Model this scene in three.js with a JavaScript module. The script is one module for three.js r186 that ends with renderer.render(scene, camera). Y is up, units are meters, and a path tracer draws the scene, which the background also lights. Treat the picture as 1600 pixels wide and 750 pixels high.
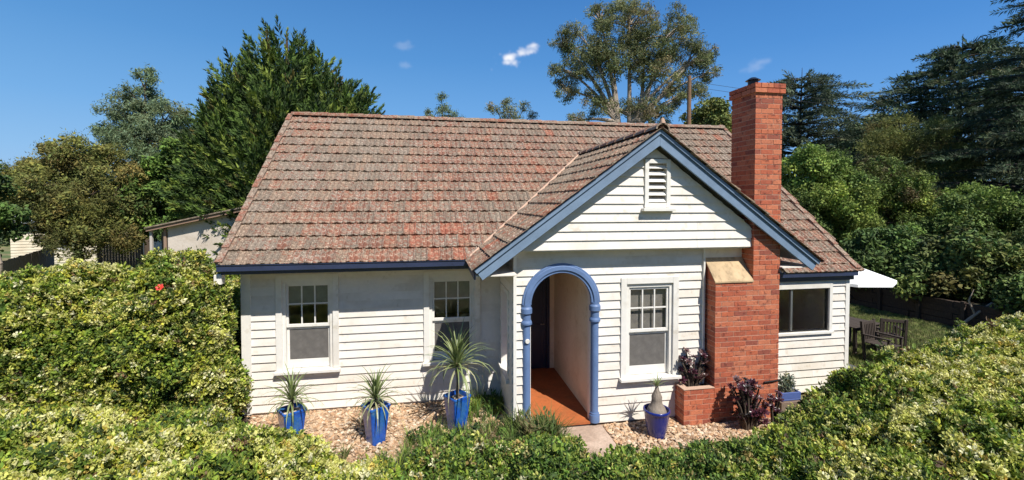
import * as THREE from 'three';
import { mergeGeometries } from 'three/addons/utils/BufferGeometryUtils.js';
import { RoundedBoxGeometry } from 'three/addons/geometries/RoundedBoxGeometry.js';

// ------------------------------------------------------------------ camera, sky, sun, exposure
const scene = new THREE.Scene();
const camera = new THREE.PerspectiveCamera(55.97, 1600 / 750, 0.05, 900);
camera.position.set(3.295, 3.807, 8.652);
camera.lookAt(3.295 + Math.sin(0.1752) * Math.cos(0.0268), 3.807 - Math.sin(0.0268), 8.652 - Math.cos(0.1752) * Math.cos(0.0268));
camera.setViewOffset(1600, 750, 0, 39.5, 1600, 750);
const renderer = new THREE.WebGLRenderer({ antialias: true });
renderer.toneMapping = THREE.LinearToneMapping;
renderer.toneMappingExposure = 1.36;
renderer.shadowMap.enabled = true;

const TO_SUN = new THREE.Vector3(0.44, 1.42, 1).normalize();
const sun = new THREE.DirectionalLight(new THREE.Color().setRGB(1, 0.965, 0.90), 5);
sun.position.copy(TO_SUN).multiplyScalar(80).add(new THREE.Vector3(6, 0, -8));
sun.target.position.set(6, 0, -8);
sun.castShadow = true;
sun.shadow.mapSize.set(4096, 4096);
Object.assign(sun.shadow.camera, { left: -60, right: 60, top: 60, bottom: -60, near: 1, far: 220 });
sun.shadow.radius = 1.1;
scene.add(sun, sun.target);

// ------------------------------------------------------------------ random numbers and noise
function rng(seed) {
  let a = (seed * 2654435761) >>> 0;
  return () => { a = (a + 0x6d2b79f5) | 0; let t = Math.imul(a ^ (a >>> 15), 1 | a); t = (t + Math.imul(t ^ (t >>> 7), 61 | t)) ^ t; return ((t ^ (t >>> 14)) >>> 0) / 4294967296; };
}
const hash = (x, y, z, s) => { let h = Math.imul(x, 374761393) ^ Math.imul(y, 668265263) ^ Math.imul(z, 2147483647) ^ Math.imul(s, 1274126177); h = Math.imul(h ^ (h >>> 13), 1274126177); h = Math.imul(h ^ (h >>> 15), 2246822519); return ((h ^ (h >>> 16)) >>> 0) / 4294967296; };
const mod = (a, n) => ((a % n) + n) % n, lerp = (a, b, t) => a + (b - a) * t, sm = (t) => t * t * (3 - 2 * t), clamp = (x, a = 0, b = 1) => Math.min(b, Math.max(a, x));
const step = (a, b, x) => sm(clamp((x - a) / (b - a)));
function noise2(x, y, p, s) {
  const ix = Math.floor(x), iy = Math.floor(y), fx = sm(x - ix), fy = sm(y - iy), h = (a, b) => hash(mod(a, p), mod(b, p), 0, s);
  return lerp(lerp(h(ix, iy), h(ix + 1, iy), fx), lerp(h(ix, iy + 1), h(ix + 1, iy + 1), fx), fy);
}
function fbm(u, v, p, oct, s) { let a = 0.5, t = 0, n = 0; for (let o = 0; o < oct; o++, a *= 0.55, p *= 2) { t += a * noise2(u * p, v * p, p, s + o); n += a; } return t / n; }
function noise3(x, y, z, s) {
  const i = Math.floor(x), j = Math.floor(y), k = Math.floor(z), u = sm(x - i), v = sm(y - j), w = sm(z - k), h = (a, b, c) => hash(i + a, j + b, k + c, s);
  return lerp(lerp(lerp(h(0, 0, 0), h(1, 0, 0), u), lerp(h(0, 1, 0), h(1, 1, 0), u), v), lerp(lerp(h(0, 0, 1), h(1, 0, 1), u), lerp(h(0, 1, 1), h(1, 1, 1), u), v), w);
}

// ------------------------------------------------------------------ sky: clear blue air with a few small clouds
{
  const W = 2048, H = 1024, data = new Float32Array(W * H * 4), D = Math.PI / 180;
  const stops = [[-90, 0.20, 0.24, 0.25], [-1, 0.22, 0.30, 0.36], [0, 0.31, 0.53, 0.76], [5, 0.22, 0.47, 0.76], [10, 0.145, 0.385, 0.715], [17, 0.085, 0.285, 0.61], [25, 0.052, 0.205, 0.50], [45, 0.035, 0.145, 0.39], [90, 0.025, 0.105, 0.30]];
  const clouds = [[-79.4, 17.9, 2.2, 0.55, 0.9], [-80.6, 17.5, 2.0, 0.95, 1.0], [-77.9, 18.4, 1.6, 0.5, 0.75], [-51.9, 14.8, 1.3, 0.6, 0.16], [-93.3, 16.4, 1.0, 0.45, 0.14], [-93.2, 18.5, 1.1, 0.5, 0.12], [-140, 24, 5, 1.6, 0.5], [150, 18, 6, 1.8, 0.5], [40, 20, 5, 1.6, 0.5], [-10, 27, 4, 1.4, 0.45], [95, 30, 5, 2, 0.5]];
  for (let r = 0; r < H; r++) {
    const el = ((r + 0.5) / H - 0.5) * 180;
    let k = 0; while (k < stops.length - 2 && el > stops[k + 1][0]) k++;
    const t = clamp((el - stops[k][0]) / (stops[k + 1][0] - stops[k][0]));
    for (let c = 0; c < W; c++) {
      const az = ((c + 0.5) / W - 0.5) * 360, o = (r * W + c) * 4;
      const west = 1 + 0.10 * Math.cos((az + 150) * D);       // a slightly paler side of the sky
      let R = lerp(stops[k][1], stops[k + 1][1], t) * (1 + (west - 1) * 2.0), G = lerp(stops[k][2], stops[k + 1][2], t) * west, B = lerp(stops[k][3], stops[k + 1][3], t);
      if (el > 8 && el < 40) for (const [ca, ce, wa, we, den] of clouds) {
        let da = az - ca; if (da > 180) da -= 360; if (da < -180) da += 360;
        if (Math.abs(da) > wa * 2.2 || Math.abs(el - ce) > we * 3) continue;
        const n = fbm(c / W * 8, r / H * 8, 32, 5, 7), w = fbm(c / W * 8 + 3, r / H * 8, 16, 3, 9) - 0.5;
        const q = 1 - ((da / wa + w * 1.2) ** 2 + ((el - ce - da * 0.16) / we + w) ** 2), m = clamp((q * 0.55 + (n - 0.5) * 2.2) * 1.3) * den;
        R = lerp(R, 0.93, m); G = lerp(G, 0.975, m); B = lerp(B, 0.93, m);
      }
      data[o] = R * 0.80; data[o + 1] = G * 0.765; data[o + 2] = B * 0.83; data[o + 3] = 1;
    }
  }
  const sky = new THREE.DataTexture(data, W, H, THREE.RGBAFormat, THREE.FloatType);
  sky.mapping = THREE.EquirectangularReflectionMapping; sky.magFilter = THREE.LinearFilter; sky.needsUpdate = true;
  scene.background = sky; scene.environment = sky;
}

// ------------------------------------------------------------------ helpers: naming, tagging, geometry
const used = new Map(), V = (x, y, z) => new THREE.Vector3(x, y, z), C = (r, g, b) => new THREE.Color().setRGB(r, g, b);
function numbered(n) { const k = used.get(n) ?? 0; used.set(n, k + 1); return k ? n + '_' + String(k).padStart(3, '0') : n; }
function tag(o, label, category, group, kind) { if (label) o.userData.label = label; if (category) o.userData.category = category; if (group) o.userData.group = group; if (kind) o.userData.kind = kind; return o; }
const shade = (o) => { o.traverse((m) => { if (m.isMesh) m.castShadow = m.receiveShadow = true; }); return o; };
function thing(name, label, category, [x, y, z] = [0, 0, 0], turn = 0, group) { const o = new THREE.Group(); o.name = numbered(name); o.position.set(x, y, z); o.rotation.y = turn; scene.add(o); return tag(o, label, category, group); }
function part(name, geo, mat, parent, label) { const m = new THREE.Mesh(Array.isArray(geo) ? join(geo) : geo, mat); m.name = name; m.castShadow = m.receiveShadow = true; parent.add(m); if (label) m.userData.label = label; return m; }
function struct(name, geo, mat) { const m = new THREE.Mesh(Array.isArray(geo) ? join(geo) : geo, mat); m.name = numbered(name); m.userData.kind = 'structure'; m.castShadow = m.receiveShadow = true; scene.add(m); return m; }
function join(list) { return list.length === 1 ? list[0] : mergeGeometries(list.map((g) => { const q = g.index ? g.toNonIndexed() : g; for (const k of Object.keys(q.attributes)) if (!['position', 'normal', 'uv'].includes(k)) q.deleteAttribute(k); return q; })); }
// a box given by its limits, with uv in metres
function box(x0, x1, y0, y1, z0, z1, bevel = 0) {
  const w = x1 - x0, h = y1 - y0, d = z1 - z0, g = bevel ? new RoundedBoxGeometry(w, h, d, 1, Math.min(bevel, w * 0.45, h * 0.45, d * 0.45)) : new THREE.BoxGeometry(w, h, d);
  return metric(g.translate((x0 + x1) / 2, (y0 + y1) / 2, (z0 + z1) / 2));
}
function metric(g, du = 0, dv = 0) {
  const p = g.attributes.position, n = g.attributes.normal, uv = new Float32Array(p.count * 2);
  for (let i = 0; i < p.count; i++) {
    const ax = Math.abs(n.getX(i)), ay = Math.abs(n.getY(i)), az = Math.abs(n.getZ(i));
    uv[i * 2] = (ax > ay && ax > az ? p.getZ(i) : p.getX(i)) + du; uv[i * 2 + 1] = (ay >= ax && ay > az ? p.getZ(i) : p.getY(i)) + dv;
  }
  g.setAttribute('uv', new THREE.BufferAttribute(uv, 2)); return g;
}
const poly = (pts) => { const s = new THREE.Shape(); pts.forEach(([x, y], i) => (i ? s.lineTo(x, y) : s.moveTo(x, y))); s.closePath(); return s; };
const extrude = (shape, z0, z1, bevel = 0, seg = 12) => { const g = new THREE.ExtrudeGeometry(shape, { depth: z1 - z0 - bevel * 2, bevelEnabled: bevel > 0, bevelSize: bevel, bevelThickness: bevel, bevelOffset: -bevel, bevelSegments: 1, curveSegments: seg }); return metric(g.translate(0, 0, z0 + bevel)); };
// custom triangles: list of quads/triangles of points, flat shaded, uv in metres
function faces(list, du = 0, dv = 0) {
  const p = []; for (const f of list) for (let i = 2; i < f.length; i++) p.push(...f[0], ...f[i - 1], ...f[i]);
  const g = new THREE.BufferGeometry(); g.setAttribute('position', new THREE.BufferAttribute(new Float32Array(p), 3)); g.computeVertexNormals(); return metric(g, du, dv);
}
// beam of rectangular section between two points
function beam(a, b, w, h, up = V(0, 1, 0)) {
  const d = b.clone().sub(a), L = d.length(), g = new THREE.BoxGeometry(w, h, L), z = d.normalize(), x = up.clone().cross(z).normalize(), y = z.clone().cross(x);
  metric(g); return g.applyMatrix4(new THREE.Matrix4().makeBasis(x, y, z).setPosition(a.clone().add(b).multiplyScalar(0.5)));
}
// tapered tube along points
function limb(pts, radii, sides = 6) {
  const rings = [], n = pts.length;
  for (let i = 0; i < n; i++) {
    const t = pts[Math.min(i + 1, n - 1)].clone().sub(pts[Math.max(i - 1, 0)]).normalize(), x = Math.abs(t.y) > 0.9 ? V(1, 0, 0) : V(0, 1, 0), u = x.cross(t).normalize(), v = t.clone().cross(u);
    rings.push([...Array(sides + 1)].map((_, k) => { const a = (k / sides) * Math.PI * 2; return pts[i].clone().addScaledVector(u, Math.cos(a) * radii[i]).addScaledVector(v, Math.sin(a) * radii[i]); }));
  }
  const p = [], nn = [], uv = []; let along = 0;
  for (let i = 0; i + 1 < n; i++) {
    const len = pts[i + 1].distanceTo(pts[i]);
    for (let k = 0; k < sides; k++) {
      const q = [[i, k], [i, k + 1], [i + 1, k + 1], [i, k], [i + 1, k + 1], [i + 1, k]];
      for (const [a, b] of q) { const w = rings[a][b]; p.push(w.x, w.y, w.z); const m = w.clone().sub(pts[a]).normalize(); nn.push(m.x, m.y, m.z); uv.push((b / sides) * radii[i] * 6, along + (a - i) * len); }
    }
    along += len;
  }
  const g = new THREE.BufferGeometry();
  g.setAttribute('position', new THREE.BufferAttribute(new Float32Array(p), 3)); g.setAttribute('normal', new THREE.BufferAttribute(new Float32Array(nn), 3)); g.setAttribute('uv', new THREE.BufferAttribute(new Float32Array(uv), 2));
  return g;
}
const curve = (a, m, b, n = 6) => new THREE.QuadraticBezierCurve3(a, m, b).getPoints(n);

// ------------------------------------------------------------------ textures and materials
function texture(size, fn, metres, srgb = true) {
  const d = new Uint8Array(size * size * 4);
  for (let y = 0; y < size; y++) for (let x = 0; x < size; x++) { const c = fn(x / size, y / size), o = (y * size + x) * 4; for (let k = 0; k < 3; k++) d[o + k] = clamp(c[k]) * 255; d[o + 3] = 255; }
  const t = new THREE.DataTexture(d, size, size); t.wrapS = t.wrapT = THREE.RepeatWrapping; t.magFilter = THREE.LinearFilter; t.minFilter = THREE.LinearMipmapLinearFilter; t.generateMipmaps = true;
  if (srgb) t.colorSpace = THREE.SRGBColorSpace; t.repeat.set(1 / metres, 1 / metres); t.needsUpdate = true; return t;
}
const toS = (c) => c.map((x) => (x <= 0.0031308 ? x * 12.92 : 1.055 * Math.pow(x, 1 / 2.4) - 0.055)), mixc = (a, b, t) => a.map((x, i) => lerp(x, b[i], t)), mul = (c, k) => c.map((x) => x * k);
const grain = texture(256, (u, v) => { const n = fbm(u, v, 8, 5, 3); return [n, n, n]; }, 0.5, false);
const grainBig = texture(512, (u, v) => { const n = fbm(u, v, 6, 7, 5); return [n, n, n]; }, 3, false);
const std = (color, rough, o = {}) => new THREE.MeshStandardMaterial({ color, roughness: rough, ...o });
const phys = (color, rough, o = {}) => new THREE.MeshPhysicalMaterial({ color, roughness: rough, ...o });

const paintMap = texture(512, (u, v) => { const n = fbm(u, v, 5, 5, 21), f = fbm(u * 1, v * 1, 40, 3, 25), s = step(0.66, 0.8, fbm(u, v, 18, 4, 28)); return toS(mul(mixc([0.97, 0.96, 0.94], [0.76, 0.71, 0.63], clamp(0.55 * step(0.45, 0.8, n) + 0.5 * s)), 0.94 + 0.1 * (f - 0.3))); }, 2.3);
const white = [[0.80, 0.75, 0.685], [0.785, 0.735, 0.67], [0.81, 0.76, 0.70]].map((c) => std(C(...c), 0.55, { map: paintMap, bumpMap: grain, bumpScale: 0.0012 }));
const trimWhite = std(C(0.80, 0.775, 0.725), 0.4, { map: paintMap });
const soffitWhite = std(C(0.80, 0.75, 0.685), 0.6, { map: paintMap });
const innerWall = std(C(0.77, 0.72, 0.58), 0.8, { map: paintMap, bumpMap: grain, bumpScale: 0.001 });
const wornMap = texture(512, (u, v) => { const n = fbm(u, v, 6, 6, 161), f = fbm(u, v, 60, 3, 163), c = step(0.70, 0.74, fbm(u, v, 30, 4, 167)); return toS(mixc(mul([0.9, 0.9, 0.9], 0.72 + 0.42 * n + 0.12 * f), [1.6, 1.35, 1.1].map((x) => Math.min(1, x)), 0.5 * c)); }, 1.1);
const blueTrim = std(C(0.12, 0.195, 0.365), 0.55, { map: wornMap, bumpMap: grain, bumpScale: 0.001 });
const bargeBlue = std(C(0.175, 0.25, 0.355), 0.55, { map: wornMap, bumpMap: grain, bumpScale: 0.001 });
const navy = std(C(0.032, 0.044, 0.095), 0.35, { map: paintMap });
const doorNavy = std(C(0.022, 0.032, 0.07), 0.35);
const floorWood = std(C(0.26, 0.16, 0.09), 0.6), oldTimber = std(C(0.30, 0.25, 0.20), 0.9, { bumpMap: grain, bumpScale: 0.003 });
const glass = phys(C(1, 1, 1), 0.03, { transmission: 1, thickness: 0, ior: 1.5 });
const screenTex = texture(128, (u, v) => { const a = (Math.sin(u * 64 * Math.PI) * Math.sin(v * 64 * Math.PI)) * 0.08, n = fbm(u, v, 4, 4, 31) * 0.2; return [0.75 + a + n, 0.75 + a + n, 0.75 + a + n]; }, 0.3);
const screenMat = std(C(0.175, 0.16, 0.145), 0.8, { map: screenTex });
const blindMat = std(C(0.24, 0.22, 0.195), 0.85, { map: screenTex });
const blackMetal = std(C(0.02, 0.02, 0.02), 0.35, { metalness: 0.4 });
const steel = std(C(0.5, 0.5, 0.5), 0.4, { metalness: 0.9 });

// terracotta roof tiles under lichen
const TERRA = [0.24, 0.105, 0.066], PINK = [0.235, 0.135, 0.10], LICHEN = [0.235, 0.195, 0.15], DARKL = [0.065, 0.046, 0.034];
const tileTex = [[0.6, 0.35, 1], [0.8, 0.4, 2], [0.42, 0.3, 3]].map(([cover, dark, s]) => texture(256, (u, v) => {
  const a = fbm(u, v, 9, 5, 40 + s), b = fbm(u, v, 22, 4, 50 + s), c = fbm(u, v, 46, 2, 60 + s);
  let k = mixc(TERRA, PINK, step(0.35, 0.65, b)); k = mixc(k, LICHEN, step(0.62 - cover * 0.4, 0.78 - cover * 0.4, a * 0.6 + b * 0.4)); k = mixc(k, DARKL, dark * 1.6 * step(0.55, 0.72, c * 0.5 + a * 0.5));
  const d = fbm(u, v, 30, 2, 66 + s); return toS(mul(mixc(k, [0.46, 0.39, 0.31], 0.75 * step(0.66, 0.76, d)), 0.46 + 1.06 * b));
}, 0.62));
const tileMats = []; for (const t of tileTex) for (const c of [[1, 1, 1], [0.86, 0.84, 0.82], [1.05, 0.96, 0.9]]) tileMats.push(std(C(...c.map((x, i) => x * [0.94, 0.885, 0.85][i])), 0.92, { map: t, bumpMap: grain, bumpScale: 0.009 }));
const redTile = [0, 1].map((i) => std(C(1.08 - i * 0.1, 0.70, 0.58), 0.9, { map: tileTex[2], bumpMap: grain, bumpScale: 0.004 }));
const capMat = [0, 1, 2].map((i) => std(C(...[[0.98, 0.88, 0.82], [1, 0.9, 0.85], [0.95, 0.75, 0.66]][i]), 0.92, { map: tileTex[[1, 0, 2][i]], bumpMap: grain, bumpScale: 0.004 }));
const mortarPale = std(C(0.50, 0.33, 0.235), 0.95, { bumpMap: grain, bumpScale: 0.006 });
// bricks
const brickTex = texture(256, (u, v) => { const a = fbm(u, v, 8, 5, 71), b = fbm(u, v, 36, 3, 73), k = mixc([1, 0.95, 0.9], [0.42, 0.34, 0.34], step(0.6, 0.78, a)); return toS(mul(k, 0.62 + 0.55 * b)); }, 0.6);
const brickMats = [[0.47, 0.125, 0.058], [0.50, 0.145, 0.07], [0.43, 0.11, 0.055], [0.48, 0.16, 0.085], [0.37, 0.095, 0.05], [0.53, 0.175, 0.09], [0.29, 0.08, 0.05]].map((c) => std(C(...c), 0.88, { map: brickTex, bumpMap: grain, bumpScale: 0.004 }));
const mortarMat = std(C(0.55, 0.34, 0.24), 0.95, { bumpMap: grain, bumpScale: 0.004 });
const renderMat = std(C(0.50, 0.37, 0.225), 0.9, { map: texture(256, (u, v) => { const n = fbm(u, v, 6, 6, 81), c = step(0.55, 0.72, fbm(u, v, 14, 5, 83)); return toS(mul(mixc([1, 0.97, 0.92], [0.62, 0.6, 0.56], 0.6 * c), 0.55 + 0.7 * n)); }, 0.8), bumpMap: grain, bumpScale: 0.004 });
// bark
const barkTex = texture(256, (u, v) => { const n = fbm(u * 3 % 1, v * 0.4, 10, 5, 91); return toS(mul([1, 0.93, 0.85], 0.45 + 0.9 * n)); }, 0.8);
const bark = (r, g, b) => std(C(r, g, b), 0.95, { map: barkTex, bumpMap: grain, bumpScale: 0.01 });
const barkBrown = bark(0.085, 0.062, 0.045), barkPale = bark(0.36, 0.31, 0.26), barkDark = bark(0.04, 0.032, 0.027);
const leafMat = (rough = 0.75, trans = 0.32) => phys(C(1, 1, 1), rough, { vertexColors: true, side: THREE.DoubleSide, transmission: trans, thickness: 0, specularIntensity: 0.6 });
const LEAF = leafMat(0.7, 0.38), LEAF_DULL = leafMat(0.85, 0.25), NEEDLE = leafMat(0.9, 0.22);

// ------------------------------------------------------------------ ground
const soilTex = texture(1024, (u, v) => { const a = fbm(u, v, 5, 6, 101), b = fbm(u, v, 60, 3, 103); return toS(mul(mixc([0.085, 0.115, 0.03], [0.20, 0.165, 0.075], step(0.4, 0.66, a)), 0.6 + 0.8 * b)); }, 9);
const sandTex = texture(512, (u, v) => { const a = fbm(u, v, 8, 5, 111), b = fbm(u, v, 70, 3, 113); return toS(mul(mixc([0.42, 0.28, 0.18], [0.30, 0.20, 0.13], a), 0.55 + 0.85 * b)); }, 2);
const concreteTex = texture(512, (u, v) => { const a = fbm(u, v, 5, 6, 121), b = fbm(u, v, 80, 3, 123); return toS(mul(mixc([0.52, 0.39, 0.30], [0.38, 0.27, 0.20], step(0.35, 0.7, a)), 0.75 + 0.45 * b)); }, 2);
const sheet = (w, d, nx, nz, cx, cz, y, amp, seed) => { const g = new THREE.PlaneGeometry(w, d, nx, nz).rotateX(-Math.PI / 2).translate(cx, 0, cz), p = g.attributes.position; for (let i = 0; i < p.count; i++) p.setY(i, y + (amp ? (noise3(p.getX(i) * 0.9, 0, p.getZ(i) * 0.9, seed) - 0.5) * amp : 0)); g.computeVertexNormals(); return metric(g); };
struct('ground', sheet(700, 700, 10, 10, 6, -40, -0.03, 0, 1), std(C(1, 1, 1), 1, { map: soilTex, bumpMap: grainBig, bumpScale: 0.05 }));
struct('gravel_bed', sheet(9.3, 4.6, 60, 30, 4.65, 2.3, 0, 0.03, 3), std(C(1, 1, 1), 0.95, { map: sandTex, bumpMap: grain, bumpScale: 0.01 }));
struct('path', box(4.83, 6.12, -0.06, 0.025, 1.42, 2.66, 0.01), std(C(1, 1, 1), 0.9, { map: concreteTex, bumpMap: grain, bumpScale: 0.003 }));

// ------------------------------------------------------------------ the cottage
const house = thing('cottage', 'white weatherboard cottage with weathered terracotta tiled roof, front gable and blue trim', 'house');
{
  const R = rng(11);
  // one weatherboard cut by the openings of its wall; each board tapers from a proud lower edge to a thin top
  function board(la, lb, ra, rb, a, b, yb, yt) {
    const off = (y) => 0.032 - 0.024 * (y - yb) / (yt - yb), fa = off(a), fb = off(b), j = 0.0015 * (R() - 0.5);
    const A = [la, a, fa + j], B = [ra, a, fa + j], Ct = [rb, b, fb + j], D = [lb, b, fb + j], k = [[la, a, 0], [ra, a, 0], [rb, b, 0], [lb, b, 0]];
    return faces([[A, B, Ct, D], [k[0], k[1], B, A], [D, Ct, k[2], k[3]], [k[0], A, D, k[3]], [B, k[1], k[2], Ct]], R() * 5, R() * 5);
  }
  function boards({ y0, y1, left, right, openings = [], pitch = 0.15 }, parent) {
    const L = typeof left === 'function' ? left : () => left, Rr = typeof right === 'function' ? right : () => right, out = [];
    for (let yb = y0; yb < y1 - 0.02; yb += pitch) {
      const yt = Math.min(yb + pitch, y1), cuts = [yb, yt];
      for (const o of openings) for (const y of [o.y0, o.y1]) if (y > yb + 0.004 && y < yt - 0.004) cuts.push(y);
      cuts.sort((p, q) => p - q);
      for (let i = 0; i + 1 < cuts.length; i++) {
        const a = cuts[i], b = cuts[i + 1]; let segs = [[L(a), L(b), Rr(a), Rr(b)]];
        for (const o of openings) if (o.y0 < b - 0.003 && o.y1 > a + 0.003) {
          const [pa, qa] = o.at ? o.at(Math.max(a, o.y0)) : [o.x0, o.x1], [pb, qb] = o.at ? o.at(Math.min(b, o.y1 - 1e-4)) : [o.x0, o.x1];
          segs = segs.flatMap(([l, lt, r, rt]) => (qa < l || pa > r ? [[l, lt, r, rt]] : [[l, lt, pa, pb], [qa, qb, r, rt]]));
        }
        segs = segs.flatMap(([l, lt, r, rt]) => { if (!parent || r - l < 1.6 || R() < 0.45 || Math.abs(l - lt) + Math.abs(r - rt) > 1) return [[l, lt, r, rt]]; const m = l + (r - l) * (0.25 + 0.5 * R()); return [[l, lt, m - 0.0012, m - 0.0012], [m + 0.0012, m + 0.0012, r, rt]]; });
        for (const [l, lt, r, rt] of segs) if (Math.max(r - l, rt - lt) > 0.03 && r - l > -0.001) {
          const g = board(l, lt, Math.max(r, l + 0.001), Math.max(rt, lt + 0.001), a, b, yb, yb + pitch);
          if (parent) part('weatherboard', g, white[Math.floor(R() * 3)], parent); else out.push(g);
        }
      }
    }
    return out;
  }
  function wallCore(name, shape, holes, thick, mat = soffitWhite) { for (const h of holes) shape.holes.push(h); return part(name, extrude(shape, -thick, 0, 0, 20), mat, house); }
  const hole = (x0, x1, y0, y1) => { const p = new THREE.Path(); p.moveTo(x0, y0); p.lineTo(x0, y1); p.lineTo(x1, y1); p.lineTo(x1, y0); p.closePath(); return p; };

  // front wall of the main room, two sash windows
  const W1 = 1.075, W2 = 3.665, W3 = 7.005, win = (c) => ({ x0: c - 0.535, x1: c + 0.535, y0: 0.75, y1: 2.52 });
  const front = wallCore('front_wall', poly([[0, 0.02], [4.612, 0.02], [4.612, 2.72], [0, 2.72]]), [hole(W1 - 0.43, W1 + 0.43, 0.78, 2.42), hole(W2 - 0.43, W2 + 0.43, 0.78, 2.42)], 0.1);
  boards({ y0: 0.055, y1: 2.66, left: 0.13, right: 4.61, openings: [win(W1), win(W2)] }, front);
  part('corner_board', [box(-0.03, 0.13, 0.03, 2.66, 0.0, 0.036, 0.004), box(-0.035, 0, 0.03, 2.66, -0.13, 0, 0.004)], trimWhite, house);
  part('base_board', box(0.13, 4.6, 0.0, 0.019, -0.05, -0.002), oldTimber, house);

  // front wall of the gabled bay: arch and window
  const AX = 5.416, AS = 2.12, archHole = new THREE.Path(); archHole.moveTo(AX - 0.517, 0.04); archHole.lineTo(AX - 0.517, AS); archHole.absarc(AX, AS, 0.517, Math.PI, 0, true); archHole.lineTo(AX + 0.517, 0.04); archHole.closePath();
  const bay = wallCore('porch_wall', poly([[4.612, 0.02], [9.29, 0.02], [9.29, 3.04], [4.612, 3.04]]), [archHole, hole(W3 - 0.43, W3 + 0.43, 0.78, 2.42)], 0.12);
  bay.position.z = 1.375;
  const RA = 0.63, arch = { y0: 0, y1: AS + RA, at: (y) => { const h = y <= AS ? RA : Math.sqrt(Math.max(0, RA * RA - (y - AS) ** 2)); return [AX - h, AX + h]; } };
  boards({ y0: 0.045, y1: 3.035, left: 4.655, right: 8.0, openings: [arch, win(W3)] }, bay);
  part('corner_board', [box(4.6, 4.655, 0.03, 3.03, 1.375, 1.409, 0.004)], trimWhite, house);
  part('corner_board', [box(8.0, 8.035, 0.6, 3.03, 1.375, 1.44, 0.004)], trimWhite, house);
  // side of the bay with its small side opening
  const side = wallCore('porch_side_wall', poly([[0, 0.02], [1.255, 0.02], [1.255, 3.04], [0, 3.04]]), [hole(0.25, 0.93, 0.74, 2.2)], 0.1);
  side.rotation.y = -Math.PI / 2; side.position.x = 4.612;
  boards({ y0: 0.045, y1: 2.7, left: 0.035, right: 1.36, openings: [{ x0: 0.17, x1: 1.01, y0: 0.68, y1: 2.28 }] }, side);
  part('side_opening_frame', [box(0.17, 0.255, 0.68, 2.28, -0.09, 0.04, 0.004), box(0.925, 1.01, 0.68, 2.28, -0.09, 0.04, 0.004), box(0.255, 0.925, 2.2, 2.28, -0.09, 0.04, 0.004), box(0.13, 1.05, 0.68, 0.745, -0.11, 0.08, 0.006)], trimWhite, side);
  // triangular gable front
  const roofU = (x) => 4.735 - 0.73 * Math.abs(x - 6.96), gx = (y) => (4.72 - y) / 0.73;
  const gable = wallCore('gable_wall', poly([[6.96 - 2.3, 3.04], [6.96 + 2.3, 3.04], [6.96, 4.73]]), [hole(6.84, 7.17, 3.78, 4.47)], 0.08);
  gable.position.z = 1.6;
  boards({ y0: 3.04, y1: 4.70, left: (y) => 6.96 - gx(y), right: (y) => Math.min(6.96 + gx(y), 8.80), openings: [{ x0: 6.78, x1: 7.23, y0: 3.69, y1: 4.55 }] }, gable);
  part('gable_soffit', [box(4.7, 8.78, 3.015, 3.035, 1.376, 1.598)], soffitWhite, house);
  // louvred vent in the gable
  const vent = part('gable_vent', [box(6.775, 6.845, 3.72, 4.53, 1.6, 1.655, 0.005), box(7.165, 7.235, 3.72, 4.53, 1.6, 1.655, 0.005), box(6.845, 7.165, 4.46, 4.53, 1.6, 1.655, 0.005), box(6.845, 7.165, 3.72, 3.80, 1.6, 1.655, 0.005)], trimWhite, house);
  part('vent_sill', box(6.72, 7.29, 3.665, 3.715, 1.6, 1.735, 0.006), trimWhite, vent);
  part('vent_backing', box(6.84, 7.17, 3.78, 4.47, 1.50, 1.51), oldTimber, vent);
  for (let i = 0; i < 6; i++) { const s = part('louvre_slat', new RoundedBoxGeometry(0.32, 0.014, 0.105, 1, 0.004), trimWhite, vent); s.position.set(7.005, 3.85 + i * 0.112, 1.60); s.rotation.x = 0.75; }
  // right wing wall with its dark sliding window
  const wing = wallCore('wing_wall', poly([[9.29, 0.02], [11.54, 0.02], [11.54, 2.36], [9.29, 2.36]]), [hole(9.75, 11.09, 1.25, 2.11)], 0.1);
  wing.position.z = 0.9;
  boards({ y0: 0.045, y1: 2.30, left: 9.3, right: 11.47, openings: [{ x0: 9.68, x1: 11.16, y0: 1.2, y1: 2.2 }] }, wing);
  part('corner_board', box(11.47, 11.56, 0.03, 2.32, 0.9, 0.936, 0.004), trimWhite, house);
  // hidden walls that close the rooms
  const endShape = () => poly([[0, 0.02], [0, 3.05], [-3.34, 5.75], [-6.7, 3.05], [-6.7, 0.02]]);
  for (const [nm, x, s] of [['left_end_wall', 0, -1], ['right_end_wall', 11.54, 1]]) {
    const sh = s < 0 ? endShape() : poly([[-0.9, 0.02], [6.7, 0.02], [6.7, 3.05], [3.34, 5.75], [-0.9, 2.36]]);
    const w = wallCore(nm, sh, [], 0.1); w.rotation.y = s * Math.PI / 2; w.position.x = x;
    const b = part('weatherboards', boards({ y0: 0.045, y1: 5.6, left: (y) => (s < 0 ? -6.7 + Math.max(0, (y - 3.05) * 1.24) : -0.86 + Math.max(0, (y - 2.36) * 1.24)), right: (y) => (s < 0 ? 0 - Math.max(0, (y - 3.05) * 1.24) : 6.7 - Math.max(0, (y - 3.05) * 1.24)) }), white[0], w); b.userData.kind = 'stuff';
  }
  part('back_wall', box(0, 11.54, 0.02, 3.05, -6.7, -6.6), soffitWhite, house);
  part('bay_end_wall', box(9.19, 9.29, 0.02, 3.2, 0.9, 1.255), soffitWhite, house);
  part('room_floor', [box(0.1, 4.6, 0.03, 0.1, -6.6, -0.1), box(6.08, 9.19, 0.03, 0.1, -6.6, 1.25), box(9.19, 11.44, 0.03, 0.1, -6.6, 0.8)], floorWood, house);
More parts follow.
